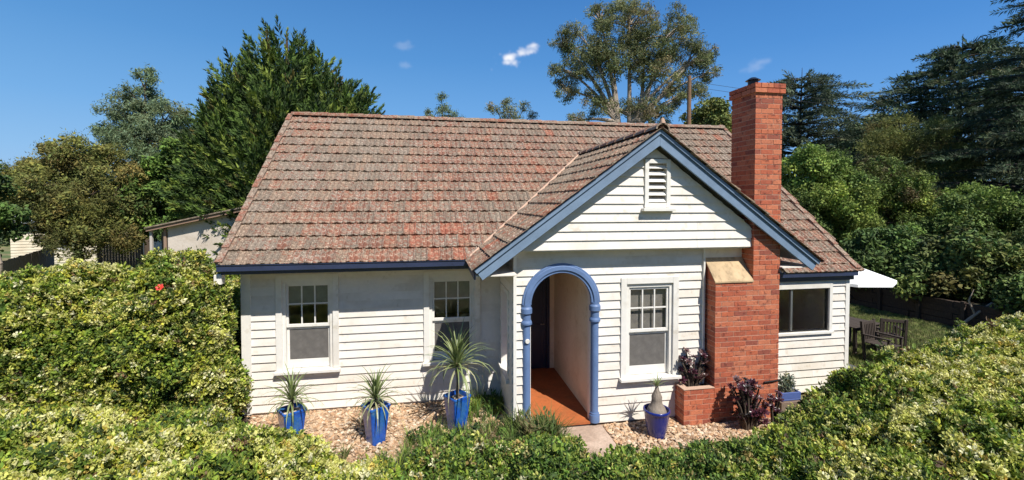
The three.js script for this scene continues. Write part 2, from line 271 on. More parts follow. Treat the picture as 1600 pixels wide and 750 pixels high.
  part('room_ceiling', [box(0.1, 4.6, 2.66, 2.7, -6.6, -0.1), box(6.08, 9.19, 2.75, 2.8, -3, 1.25), box(9.19, 11.44, 2.34, 2.38, -6.6, 0.8)], soffitWhite, house);

  // double hung sash windows
  function sashWindow(cx, zw, blindTo, lowScreen, label) {
    const f = part('window', [box(-0.535, -0.43, 0.795, 2.52, 0, 0.05, 0.005), box(0.43, 0.535, 0.795, 2.52, 0, 0.05, 0.005), box(-0.43, 0.43, 2.41, 2.52, 0, 0.05, 0.005), box(-0.43, -0.375, 0.8, 2.41, -0.1, 0.012), box(0.375, 0.43, 0.8, 2.41, -0.1, 0.012), box(-0.375, 0.375, 2.345, 2.41, -0.1, 0.012)], trimWhite, house, label);
    f.position.set(cx, 0, zw);
    part('sill', [box(-0.56, 0.56, 0.74, 0.792, -0.1, 0.125, 0.006)], trimWhite, f);
    const up = part('upper_sash', [box(-0.375, -0.335, 1.555, 2.345, -0.05, -0.015, 0.004), box(0.335, 0.375, 1.555, 2.345, -0.05, -0.015, 0.004), box(-0.335, 0.335, 2.30, 2.345, -0.05, -0.015, 0.004), box(-0.335, 0.335, 1.555, 1.61, -0.05, -0.015, 0.004)], trimWhite, f);
    for (const x of [-0.112, 0.112]) part('glazing_bar', box(x - 0.011, x + 0.011, 1.61, 2.30, -0.044, -0.02), trimWhite, f);
    part('glazing_bar', box(-0.335, 0.335, 1.965, 1.987, -0.043, -0.021), trimWhite, f);
    for (let i = 0; i < 3; i++) for (let j = 0; j < 2; j++) part('glass_pane', box(-0.335 + i * 0.2235, -0.335 + (i + 1) * 0.2235 - 0.001, 1.61 + j * 0.366, 1.61 + (j + 1) * 0.366 - 0.02, -0.034, -0.032), glass, f);
    part('lower_sash', [box(-0.375, -0.332, 0.80, 1.56, -0.09, -0.055, 0.004), box(0.332, 0.375, 0.80, 1.56, -0.09, -0.055, 0.004), box(-0.332, 0.332, 1.505, 1.56, -0.09, -0.055, 0.004), box(-0.332, 0.332, 0.80, 0.955, -0.09, -0.055, 0.004)], trimWhite, f);
    part('glass_pane', box(-0.332, 0.332, 0.955, 1.505, -0.076, -0.073), glass, f);
    if (lowScreen) part('fly_screen', box(-0.333, 0.333, 0.957, 1.5, -0.068, -0.062), screenMat, f);
    part('blind', box(-0.37, 0.37, blindTo, 2.36, -0.10, -0.097), blindMat, f);
    return f;
  }
  sashWindow(W1, 0, 1.93, true); sashWindow(W2, 0, 1.93, true); sashWindow(W3, 1.375, 1.45, true);
  // sliding window of the wing
  const sl = part('sliding_window', [box(9.68, 9.75, 1.2, 2.2, 0.9, 0.945, 0.004), box(11.09, 11.16, 1.2, 2.2, 0.9, 0.945, 0.004), box(9.75, 11.09, 2.11, 2.2, 0.9, 0.945, 0.004), box(9.66, 11.18, 1.2, 1.25, 0.9, 0.97, 0.004)], trimWhite, house);
  part('sash_frame', [box(9.75, 11.09, 2.085, 2.11, 0.85, 0.9), box(9.75, 11.09, 1.25, 1.28, 0.85, 0.9), box(9.75, 9.78, 1.28, 2.085, 0.85, 0.9), box(11.06, 11.09, 1.28, 2.085, 0.85, 0.9)], blackMetal, sl);
  part('meeting_stile', box(10.235, 10.275, 1.28, 2.085, 0.86, 0.91), steel, sl);
  part('glass_pane', box(9.78, 10.24, 1.28, 2.085, 0.872, 0.876), glass, sl); part('glass_pane', box(10.27, 11.06, 1.28, 2.085, 0.884, 0.888), glass, sl);

  // ---------------- roof
  const yM = (z) => 5.95 - 0.8 * (z + 3.34), yB = (x) => 4.99 - 0.73 * Math.abs(x - 6.96);
  const slab = (p, th) => { const q = p.map((a) => V(...a)), n = q[1].clone().sub(q[0]).cross(q[2].clone().sub(q[0])).normalize(); if (n.y < 0) n.negate(); const b = q.map((a) => a.clone().addScaledVector(n, -th)).map((a) => a.toArray()); return faces([p, b, ...p.map((a, i) => [a, p[(i + 1) % p.length], b[(i + 1) % p.length], b[i]])]); };
  const mz = (x, z) => [x, yM(z), z], bz = (x, z) => [x, yB(x) - 0.005, z];
  const roof = part('roof', [
    slab([mz(-0.1, 0.6), mz(4.0, 0.6), mz(4.0, -3.34), mz(-0.1, -3.34)], 0.05), slab([mz(4.0, -0.2), mz(9.9, -0.2), mz(9.9, -3.34), mz(4.0, -3.34)], 0.05), slab([mz(9.9, 1.03), mz(11.58, 1.03), mz(11.66, -3.34), mz(9.9, -3.34)], 0.05),
    slab([[-0.1, 5.95, -3.34], [11.66, 5.95, -3.34], [11.6, 2.76, -7.33], [-0.1, 2.76, -7.33]], 0.05),
    slab([bz(3.95, 0.6), bz(3.95, 1.755), bz(6.96, 1.755), bz(6.96, -2.1)], 0.05), slab([bz(9.97, 0.9), bz(9.97, 1.755), bz(6.96, 1.755), bz(6.96, -2.1)], 0.05),
  ], soffitWhite, house);
  // an interlocking tile: two pans between rolls, a lip at its lower edge
  const TW = 0.222, prof = [[0, 0.026], [0.09, 0.030], [0.16, 0.010], [0.42, 0.007], [0.5, 0.020], [0.58, 0.007], [0.84, 0.010], [0.92, 0.028], [1, 0.026]];
  function tileGeo(len, k) {
    const f = [], w = TW - 0.004, lift = 0.037, P = (i, y, l, drop = 0) => [prof[i][0] * w, y, prof[i][1] + l - drop];
    for (let i = 0; i + 1 < prof.length; i++) { f.push([P(i, 0, lift), P(i + 1, 0, lift), P(i + 1, len, 0), P(i, len, 0)]); f.push([P(i, 0, lift, 0.036), P(i + 1, 0, lift, 0.036), P(i + 1, 0, lift), P(i, 0, lift)]); }
    f.push([P(0, 0, lift, 0.03), P(0, 0, lift), P(0, len, 0)]); f.push([P(8, 0, lift), P(8, 0, lift, 0.03), P(8, len, 0)]);
    return faces(f, k * 0.37, k * 0.61);
  }
  const tileGeos = [...Array(7)].map((_, k) => tileGeo(0.40, k)), tiles = [], eye = camera.position;
  function lay(origin, right, up, normal, mat, k) { tiles.push({ m: new THREE.Matrix4().makeBasis(right, up, normal).setPosition(origin), mat, k, c: origin.clone().addScaledVector(right, 0.11).addScaledVector(up, 0.17), n: normal }); }
  const pick = (x, z) => { // which weathering a tile shows
    const warm = noise3(x * 0.55, 0, z * 0.55, 5) * 0.85 + R() * 0.4 + (z > -0.1 ? 0.14 : 0), i = warm > 0.80 ? 2 : warm > 0.52 ? 0 : 1;
    if (R() < 0.012) return redTile[R() < 0.5 ? 0 : 1];
    return tileMats[i * 3 + Math.floor(R() * 3)];
  };
  const jit = () => (R() - 0.5) * 0.007;
  {
    const s = Math.hypot(1, 0.8), up = V(0, 0.8 / s, -1 / s), n = V(0, 1 / s, 0.8 / s), right = V(1, 0, 0), g = (3.96 * s) / 15;
    const row = (d, x0, x1, i) => {
      const z = 0.64 - d / s, xo = (i & 1) * TW / 2;
      for (let x = x0 - xo; x < x1 - TW * 0.3; x += TW) {
        const far = Math.abs(x - 6.96) > Math.abs(x + TW - 6.96) ? x : x + TW;
        if (Math.abs(far - 6.96) < 3.03 && (yB(far) > yM(z - 0.3) + 0.04 || z > 0.5)) continue;
        const slip = R() < 0.03 ? 0.02 : 0, o = V(Math.max(x, x0), yM(z) + jit() - slip * 0.62, z + jit() + slip * 0.78); const late = z > -0.6 && x > 2.3 && x < 4.1 ? R() < 0.35 * step(-0.6, 0.5, z) : 0;
        lay(o, right.clone().addScaledVector(n, jit() * 1.5).normalize(), up, n, late ? redTile[i & 1] : pick(x, z), Math.floor(R() * 7));
      }
    };
    for (let i = 0; i < 15; i++) row(i * g, -0.11, 11.62 + 0.06 * (i / 15), i);
    row(-g, 9.96, 11.6, 1); row(-g - 0.2, 9.96, 11.59, 2);
    const up2 = V(0, 0.8 / s, 1 / s), n2 = V(0, 1 / s, -0.8 / s), r2 = V(-1, 0, 0);
    for (let i = 0; i < 15; i++) for (let x = -0.1; x < 11.5; x += TW) { const d = i * g, z = -7.32 + d / s; lay(V(x + TW, 5.95 - 0.8 * (-3.34 - z), z), r2, up2, n2, pick(x, z), Math.floor(R() * 7)); }
  }
  for (const sd of [1, -1]) {
    const s = Math.hypot(1, 0.73), up = V(sd / s, 0.73 / s, 0), n = V(-0.73 * sd / s, 1 / s, 0), right = V(0, 0, sd), g = (3.06 * s) / 11;
    for (let i = 0; i < 11; i++) {
      const x = 6.96 - sd * (3.06 - (i * g) / s), xc = x + sd * 0.13, zv = -3.34 + (5.95 - yB(xc)) / 0.8, xo = (i & 1) * TW / 2;
      for (let z = 1.875; z > zv - 0.05; z -= TW) { const zz = z + (z < 1.8 ? xo : 0); lay(V(x + jit(), yB(x) + jit(), sd > 0 ? zz - TW : zz), right, up, n, pick(x * 2 + 9, z), Math.floor(R() * 7)); }
    }
  }
  tiles.forEach((t) => { const d = eye.clone().sub(t.c), L = d.length(); t.size = Math.max(0, d.dot(t.n) / L) / (L * L); });
  tiles.sort((a, b) => b.size - a.size);
  tiles.slice(0, 300).forEach((t) => { const m = part('roof_tile', tileGeos[t.k], t.mat, roof); m.applyMatrix4(t.m); });
  { // the remaining, smaller tiles: real geometry joined into one part
    const by = new Map(); tiles.slice(300).forEach((t) => { if (!by.has(t.mat)) by.set(t.mat, []); by.get(t.mat).push(tileGeos[t.k].clone().applyMatrix4(t.m)); });
    const mats = [...by.keys()], g = mergeGeometries(mats.map((m) => mergeGeometries(by.get(m))), true);
    part('roof_tiles', g, mats, roof).userData.kind = 'stuff';
  }
  // ridge and verge caps
  function capGeo(len, r0, r1) { const f = [], N = 7; for (let i = 0; i < N; i++) { const a = Math.PI * (i / N) - 0.12 + 0.03, b = Math.PI * ((i + 1) / N) - 0.12 + 0.03, p = (t, r, z) => [Math.cos(t) * r, Math.sin(t) * r * 0.9, z]; f.push([p(a, r0, 0), p(b, r0, 0), p(b, r1, -len), p(a, r1, -len)].reverse()); f.push([p(a, r0, 0), p(a, r0 - 0.025, 0), p(b, r0 - 0.025, 0), p(b, r0, 0)]); } return faces(f); }
  const cg = [0, 1, 2].map((k) => metric(capGeo(0.44, 0.125, 0.108), k * 0.3, k * 0.2));
  for (let i = 0; i < 28; i++) { const c = part('ridge_cap', cg[i % 3], i > 22 ? capMat[2] : capMat[Math.floor(R() * 2.4)], roof); c.rotation.y = -Math.PI / 2; c.position.set(11.68 - i * 0.42, 5.955 + jit() - 0.018 * Math.sin(i / 28 * Math.PI), -3.34); c.rotation.y = Math.PI / 2; }
  for (let i = 0; i < 10; i++) { const c = part('ridge_cap', cg[i % 3], capMat[i % 3], roof); c.position.set(6.96, 4.985 + jit(), 1.89 - i * 0.42); }
  for (const [x, k] of [[-0.115, 0], [11.62, 1]]) for (let i = 0; i < (k ? 17 : 15); i++) {
    const z = (k ? 1.05 : 0.64) - i * 0.264, g = beam(V(0, 0.058, 0), V(0, 0.058 + 0.27 * 0.8 - 0.02, -0.275), 0.11, 0.062, V(0, 1, 0)), c = part('verge_tile', g, capMat[Math.floor(R() * 2.6)], roof);
    c.position.set(x + (k ? 0.06 * i / 16 : 0) + jit() * 2, yM(z), z);
  }
  for (const sd of [1, -1]) part('valley_mortar', limb([V(6.96 - sd * 3.0, 2.835, 0.58), V(6.96 - sd * 1.5, 3.945, -0.77), V(6.96, 5.055, -2.13)], [0.034, 0.03, 0.03], 6), mortarPale, roof);
  // gutters, fascias, barge boards, soffits
  const gutter = (x0, x1, y0, y1, z0, z1) => { // a folded trough: front, base, back and rolled lip
    return [box(x0, x1, y0, y1, z1 - 0.012, z1, 0.004), box(x0, x1, y0, y0 + 0.012, z0, z1 - 0.0125), box(x0, x1, y0 + 0.0125, y1 - 0.01, z0, z0 + 0.012), box(x0, x0 + 0.012, y0 + 0.013, y1 - 0.004, z0 + 0.013, z1 - 0.013), box(x1 - 0.012, x1, y0 + 0.013, y1 - 0.004, z0 + 0.013, z1 - 0.013), box(x0, x1, y1 - 0.016, y1 + 0.006, z1 + 0.0005, z1 + 0.014, 0.005)];
  };
  part('gutter', gutter(-0.15, 3.93, 2.685, 2.795, 0.565, 0.65), navy, house);
  part('gutter', gutter(9.6, 11.62, 2.36, 2.46, 0.99, 1.06), navy, house);
  for (const g of [box(-0.12, 3.95, 2.62, 2.74, 0.54, 0.562), box(3.925, 3.95, 2.62, 2.72, 0.57, 1.755), box(9.3, 11.6, 2.27, 2.42, 0.955, 0.985)]) part('fascia_board', g, navy, house);
  for (const g of [box(-0.1, 3.92, 2.64, 2.66, 0.036, 0.54), box(3.951, 4.60, 2.665, 2.685, 0.0, 1.755), box(9.30, 9.96, 2.665, 2.685, 0.95, 1.755)]) part('eave_soffit', g, soffitWhite, house);
  part('eave_end_block', box(-0.23, -0.11, 2.46, 2.62, 0.42, 0.56, 0.008), trimWhite, house);
  for (const sd of [1, -1]) {
    const X = (d) => 6.96 - sd * d, pts = [[X(0), 4.985], [X(3.025), 2.777], [X(2.907), 2.615], [X(0), 4.737]], cov = [[X(0), 5.0], [X(3.045), 2.777], [X(3.0), 2.72], [X(0), 4.925]];
    if (sd > 0) { pts.reverse(); cov.reverse(); }
    const b = part('barge_board', extrude(poly(pts), 1.756, 1.796, 0.004), bargeBlue, house);
    part('barge_capping', extrude(poly(cov), 1.797, 1.826, 0.005), bargeBlue, b);
  }
  { const b = part('barge_board', [beam(V(-0.112, 2.70, 0.56), V(-0.112, 5.88, -3.34), 0.03, 0.17), beam(V(-0.112, 2.70, -7.24), V(-0.112, 5.88, -3.34), 0.03, 0.17)], bargeBlue, house); b.userData.label = 'barge boards on the left gable end'; }
  part('roof_finial', limb([V(6.965, 5.08, 1.86), V(6.97, 5.16, 1.85), V(6.975, 5.185, 1.85)], [0.05, 0.03, 0.004], 7), mortarPale, roof);

  // ---------------- chimney with planter box
  const chim = part('chimney', [box(8.076, 9.304, 0.0, 2.458, 1.376, 1.675), box(8.796, 9.304, 2.459, 5.86, 1.056, 1.675), box(8.85, 9.25, 5.861, 5.88, 1.1, 1.63)], mortarMat, house);
  const bricks = [];
  function course(x0, x1, z0, z1, y, h, odd, front = 1) {
    const put = (a, b, c, d) => { if (b - a > 0.015 && d - c > 0.015) { const j = (R() - 0.5) * 0.004; bricks.push({ g: [a, b, y, y + h - 0.013, c + (c === z1 - 0.11 ? j : 0), d + j], f: front * (d > z1 - 0.001 ? b - a : 0.01) }); } };
    let x = x0;
    if (odd) { put(x0, x0 + 0.11, z1 - 0.23, z1); x += 0.12; }
    for (; x < x1 - 0.02; x += 0.24) put(x, Math.min(x + 0.23, x1), z1 - 0.11, z1);
    for (let z = odd ? z1 - 0.24 : z1 - 0.12; z > z0 + 0.03; z -= 0.24) put(x0, x0 + 0.11, Math.max(z - 0.23, z0), z);
    for (let z = z1 - 0.12; z > z0 + 0.03; z -= 0.24) put(x1 - 0.11, x1, Math.max(z - 0.23, z0), z);
  }
  const H1 = 2.458 / 28, H2 = 0.0876;
  for (let i = 0; i < 28; i++) course(8.07, 9.31, 1.38, 1.681, i * H1 + 0.004, H1, i & 1);
  for (let i = 0; i < 37; i++) course(8.79, 9.31, 1.05, 1.681, 2.462 + i * H2, H2, i & 1);
  for (let i = 0; i < 2; i++) course(8.755, 9.345, 1.015, 1.716, 2.462 + (37 + i) * H2, H2, i & 1);
  bricks.sort((a, b) => b.f - a.f);
  const bMat = () => brickMats[Math.min(6, Math.floor(R() * 6.5))];
  const bGeo = (b) => metric(box(...b.g), R() * 3, R() * 3);
  bricks.slice(0, 270).forEach((b) => part('brick', bGeo(b), bMat(), chim));
  { const by = brickMats.map(() => []); bricks.slice(270).forEach((b) => by[Math.min(6, Math.floor(R() * 6.5))].push(bGeo(b))); const ok = by.map((l, i) => [l, i]).filter(([l]) => l.length); part('bricks', mergeGeometries(ok.map(([l]) => mergeGeometries(l)), true), ok.map(([, i]) => brickMats[i]), chim).userData.kind = 'stuff'; }
  part('shoulder', faces([[[8.05, 2.455, 1.70], [8.785, 2.455, 1.70], [8.785, 2.83, 1.376], [8.05, 2.83, 1.376]], [[8.05, 2.43, 1.70], [8.785, 2.43, 1.70], [8.785, 2.455, 1.70], [8.05, 2.455, 1.70]], [[8.05, 2.43, 1.70], [8.05, 2.455, 1.70], [8.05, 2.83, 1.376], [8.05, 2.80, 1.376]], [[8.05, 2.43, 1.70], [8.05, 2.80, 1.376], [8.785, 2.80, 1.376], [8.785, 2.43, 1.70]]]), renderMat, chim);
  part('shoulder_cheek', faces([[[8.071, 2.459, 1.376], [8.071, 2.459, 1.672], [8.071, 2.795, 1.376]]]), brickMats[2], chim);
  part('chimney_cowl', [new THREE.CylinderGeometry(0.085, 0.085, 0.12, 12).translate(8.98, 5.93, 1.36), new THREE.CylinderGeometry(0.05, 0.13, 0.05, 12).translate(8.98, 6.02, 1.36)], blackMetal, chim);
  part('flashing', [beam(V(8.77, 3.70, 1.70), V(9.33, 3.29, 1.70), 0.03, 0.06)], mortarPale, chim);
  part('water_pipe', limb([V(9.02, 0.655, 1.70), V(9.2, 0.665, 1.70), V(9.36, 0.67, 1.68)], [0.014, 0.014, 0.014], 6), blackMetal, chim);
  const plant = part('brick_planter', [box(7.505, 8.065, 0, 0.60, 1.6, 1.675), box(7.505, 7.6, 0, 0.60, 1.376, 1.6)], mortarMat, house);
  const keep = bricks.length; bricks.length = 0;
  for (let i = 0; i < 7; i++) course(7.5, 8.065, 1.38, 1.681, i * H1 + 0.004, H1, (i + 1) & 1);
  bricks.filter((b) => b.g[1] < 8.0 || b.g[5] > 1.67).forEach((b) => part('brick', bGeo(b), bMat(), plant));
  part('mortar_capping', [box(7.49, 8.07, 0.612, 0.632, 1.585, 1.69, 0.006), box(7.49, 7.61, 0.612, 0.632, 1.38, 1.584, 0.006)], mortarPale, plant);
  part('planter_soil', box(7.6, 8.066, 0.2, 0.57, 1.377, 1.6), std(C(0.14, 0.10, 0.07), 1, { map: grain, bumpMap: grain, bumpScale: 0.02 }), plant);

  // ---------------- porch
  const ring = (r0, r1) => { const s = new THREE.Shape(); s.moveTo(AX - r1, AS); s.absarc(AX, AS, r1, Math.PI, 0, true); s.lineTo(AX + r0, AS); s.absarc(AX, AS, r0, 0, Math.PI, false); s.closePath(); return s; };
  const archT = part('arch_surround', [extrude(ring(0.515, 0.675), 1.376, 1.43, 0.008, 28), extrude(ring(0.56, 0.64), 1.431, 1.452, 0.008, 28)], blueTrim, house);
  for (const x of [AX - 0.594, AX + 0.594]) {
    const cyl = (r, y0, y1, r2 = r) => metric(new THREE.CylinderGeometry(r2, r, y1 - y0, 20).translate(x, (y0 + y1) / 2, 1.388));
    const column = [cyl(0.092, 0.075, 0.2), cyl(0.08, 0.2, 0.235), cyl(0.065, 0.235, 1.80), cyl(0.094, 1.80, 1.83), cyl(0.094, 1.83, 1.862, 0.082), cyl(0.072, 1.862, 1.965), cyl(0.08, 1.965, 1.985, 0.096), cyl(0.096, 1.985, 2.06), cyl(0.096, 2.06, 2.09, 0.078), cyl(0.076, 2.09, 2.125)];
    part('arch_column', column, blueTrim, archT);
  }
  part('wall_plaque', new THREE.CylinderGeometry(0.034, 0.04, 0.02, 12).rotateX(Math.PI / 2).translate(AX - 0.59, 1.53, 1.466), trimWhite, archT, 'small white ornament on the left column of the arch');
  part('porch_inner_wall', [box(5.985, 6.08, 0.085, 2.85, -1.2, 1.254), box(4.7125, 4.76, 0.085, 2.85, -1.2, -0.1)], innerWall, house);
  part('porch_back_wall', [box(4.76, 4.86, 0.085, 2.85, -1.2, -1.117), box(5.88, 5.985, 0.085, 2.85, -1.2, -1.117), box(4.86, 5.88, 2.2, 2.85, -1.2, -1.117)], innerWall, house);
  part('porch_ceiling', box(4.7125, 5.985, 2.72, 2.75, -1.2, 1.254), soffitWhite, house);
  part('porch_floor', [box(4.7125, 5.985, 0.03, 0.085, -1.2, 1.254), box(4.902, 5.93, 0.048, 0.085, 1.2541, 1.42)], std(C(0.42, 0.115, 0.032), 0.7, { map: texture(512, (u, v) => { const n = fbm(u, v, 5, 6, 131), k = fbm(u, v, 50, 3, 133), w = step(0.5, 0.7, fbm(u, v, 9, 5, 137)); return toS(mul(mixc([1, 1, 1], [0.75, 0.95, 1.1], 0.5 * w), 0.45 + 0.6 * n + 0.35 * k)); }, 1.6), bumpMap: grain, bumpScale: 0.0015 }), house);
  part('porch_step', box(4.88, 5.95, 0.0, 0.047, 1.376, 1.395), oldTimber, house);
  const door = part('front_door', [box(4.93, 5.81, 0.09, 2.13, -1.17, -1.13, 0.004)], doorNavy, house);
  part('door_frame', [box(4.86, 4.93, 0.086, 2.2, -1.2, -1.10, 0.005), box(5.81, 5.88, 0.086, 2.2, -1.2, -1.10, 0.005), box(4.93, 5.81, 2.13, 2.2, -1.2, -1.10, 0.005)], doorNavy, door);
  part('screen_rail', [box(4.95, 5.79, 1.02, 1.10, -1.129, -1.112, 0.004), box(4.95, 5.03, 0.12, 2.1, -1.129, -1.113, 0.004), box(5.71, 5.79, 0.12, 2.1, -1.129, -1.113, 0.004)], doorNavy, door);
  part('door_handle', limb([V(5.74, 1.1, -1.11), V(5.74, 1.1, -1.07), V(5.66, 1.1, -1.07)], [0.012, 0.012, 0.01], 6), steel, door);
}

// ------------------------------------------------------------------ foliage tools
// a sprig: n folded leaves round a point; every leaf has its own tone
function sprig(seed, n, spread, len, wid, { up = 0.4, droop = 0, tone = 0.35, warm = 0.12, narrow = false } = {}) {
  const R = rng(seed), p = [], c = [], nr = [], P = (v) => p.push(v.x, v.y, v.z);
  for (let i = 0; i < n; i++) {
    const d = V(R() * 2 - 1, R() * 2 - 1 + up, R() * 2 - 1).normalize(), o = V(R() * 2 - 1, R() * 2 - 1, R() * 2 - 1).multiplyScalar(spread * Math.cbrt(R()));
    d.y -= droop; d.normalize();
    const L = len * (0.65 + 0.7 * R()), W = wid * (0.7 + 0.6 * R()), s = d.clone().cross(V(R() - 0.5, R() - 0.5, R() - 0.5)).normalize(), n2 = s.clone().cross(d).normalize(), fold = W * 0.22, bend = L * (R() - 0.4) * 0.3;
    const at = (t, q) => o.clone().addScaledVector(d, L * t).addScaledVector(s, q * W / 2).addScaledVector(n2, Math.abs(q) * fold - bend * t * t);
    const T4 = narrow ? [at(0, 0), at(0.5, 0), at(1, 0), at(0.45, 1), at(0.45, -1)] : [at(0, 0), at(0.55, 0), at(1, 0), at(0.28, 0.9), at(0.28, -0.9), at(0.68, 0.85), at(0.68, -0.85)], [a, m, t, l, r, l2, r2] = T4, before = p.length;
    for (const q of narrow ? [a, m, l, m, t, l, a, r, m, m, r, t] : [a, m, l, m, l2, l, m, t, l2, a, r, m, m, r, r2, m, r2, t]) P(q);
    const k = 1 - tone + 2 * tone * R(), w = 1 + warm * (R() * 2 - 1); for (let j = (p.length - before) / 3; j > 0; j--) c.push(k * w, k, k * (2 - w) * 0.9);
  }
  return flatGeo(p, c);
}
function flatGeo(p, c) { const g = new THREE.BufferGeometry(); g.setAttribute('position', new THREE.BufferAttribute(new Float32Array(p), 3)); g.setAttribute('color', new THREE.BufferAttribute(new Float32Array(c), 3)); g.computeVertexNormals(); g.setAttribute('uv', new THREE.BufferAttribute(new Float32Array(p.length / 3 * 2), 2)); return g; }
// a frond: narrow blades along an axis that points to +Y; flat = spread in one plane (cedar, fern) or all round (cypress)
function frond(seed, n, L, bladeL, bladeW, { flat = false, sag = 0, angle = 0.7, tone = 0.3 } = {}) {
  const R = rng(seed), p = [], c = [];
  for (let i = 0; i < n; i++) {
    const t = (i + R()) / n, az = flat ? (i & 1 ? 0 : Math.PI) + (R() - 0.5) * 0.9 : R() * 6.283, an = angle * (0.6 + 0.7 * R()) * (1 - 0.45 * t), o = V(0, t * L, 0);
    const d = V(Math.sin(an) * Math.cos(az), Math.cos(an), Math.sin(an) * Math.sin(az) - sag * R()).normalize(), s = d.clone().cross(V(R() - 0.5, R() - 0.5, R() - 0.5)).normalize(), l = bladeL * (1.15 - 0.6 * t) * (0.7 + 0.6 * R()), w = bladeW * (0.7 + 0.6 * R());
    const e = o.clone().addScaledVector(d, l), m = o.clone().addScaledVector(d, l * 0.45), k = 1 - tone + 2 * tone * R();
    for (const q of [o, m.clone().addScaledVector(s, w / 2), e, o, e, m.clone().addScaledVector(s, -w / 2)]) { p.push(q.x, q.y, q.z); c.push(k * (1 + 0.2 * t), k * (1 + 0.15 * t), k * 0.95); }
  }
  return flatGeo(p, c);
}
const YUP = V(0, 1, 0);
class Scatter { // collects copies of a few geometries and adds them as instanced foliage
  constructor(geos, seed) { this.geos = geos; this.items = geos.map(() => []); this.R = rng(seed); this.q = new THREE.Quaternion(); this.s = new THREE.Quaternion(); }
  add(pos, dir, scale, color, k) { const i = k ?? Math.floor(this.R() * this.geos.length), q = new THREE.Quaternion().setFromUnitVectors(YUP, dir), spin = this.s.setFromAxisAngle(YUP, this.R() * 6.283); this.items[i].push([new THREE.Matrix4().compose(pos, q.multiply(spin), V(scale, scale, scale)), color]); }
  build(name, mat, parent) {
    this.items.forEach((list, i) => { if (!list.length) return; const m = new THREE.InstancedMesh(this.geos[i], mat, list.length); m.name = name; m.userData.kind = 'stuff'; m.castShadow = m.receiveShadow = true; list.forEach(([mx, c], j) => { m.setMatrixAt(j, mx); m.setColorAt(j, c); }); parent.add(m); });
  }
}
const tint = (R, pal) => { let t = R() * pal.reduce((s, p) => s + p[3], 0); for (const [r, g, b, w] of pal) if ((t -= w) <= 0) { const k = 0.75 + 0.5 * R(); return C(r * k, g * k, b * k); } return C(pal[0][0], pal[0][1], pal[0][2]); };
const ball = (R) => { for (;;) { const v = V(R() * 2 - 1, R() * 2 - 1, R() * 2 - 1), l = v.length(); if (l < 1 && l > 0.01) return v; } };

// ------------------------------------------------------------------ garden hedges: overlapping mounds of leaves
const leafS = [...Array(5)].map((_, i) => sprig(200 + i, 14, 0.075, 0.058, 0.036, { up: 0.5, tone: 0.4 }));
const leafBig = [...Array(3)].map((_, i) => sprig(220 + i, 9, 0.09, 0.085, 0.05, { up: 0.6, tone: 0.35 }));
const petals = [...Array(2)].map((_, i) => sprig(230 + i, 12, 0.04, 0.042, 0.026, { up: 0.8, tone: 0.15, warm: 0.03 }));
const HEDGE = [[0.095, 0.165, 0.02, 5], [0.17, 0.25, 0.028, 6], [0.27, 0.345, 0.038, 6], [0.39, 0.43, 0.055, 4], [0.045, 0.085, 0.015, 3.5], [0.48, 0.47, 0.12, 1.2], [0.15, 0.09, 0.045, 0.6]];
const DEEP = [[0.07, 0.14, 0.024, 4], [0.11, 0.20, 0.03, 5], [0.18, 0.28, 0.04, 5], [0.28, 0.35, 0.06, 3], [0.04, 0.08, 0.016, 2.5], [0.32, 0.28, 0.12, 1.2]];
const CREAM = [[0.68, 0.65, 0.30, 4], [0.74, 0.71, 0.48, 1.6], [0.60, 0.60, 0.17, 5], [0.62, 0.48, 0.13, 0.6]];
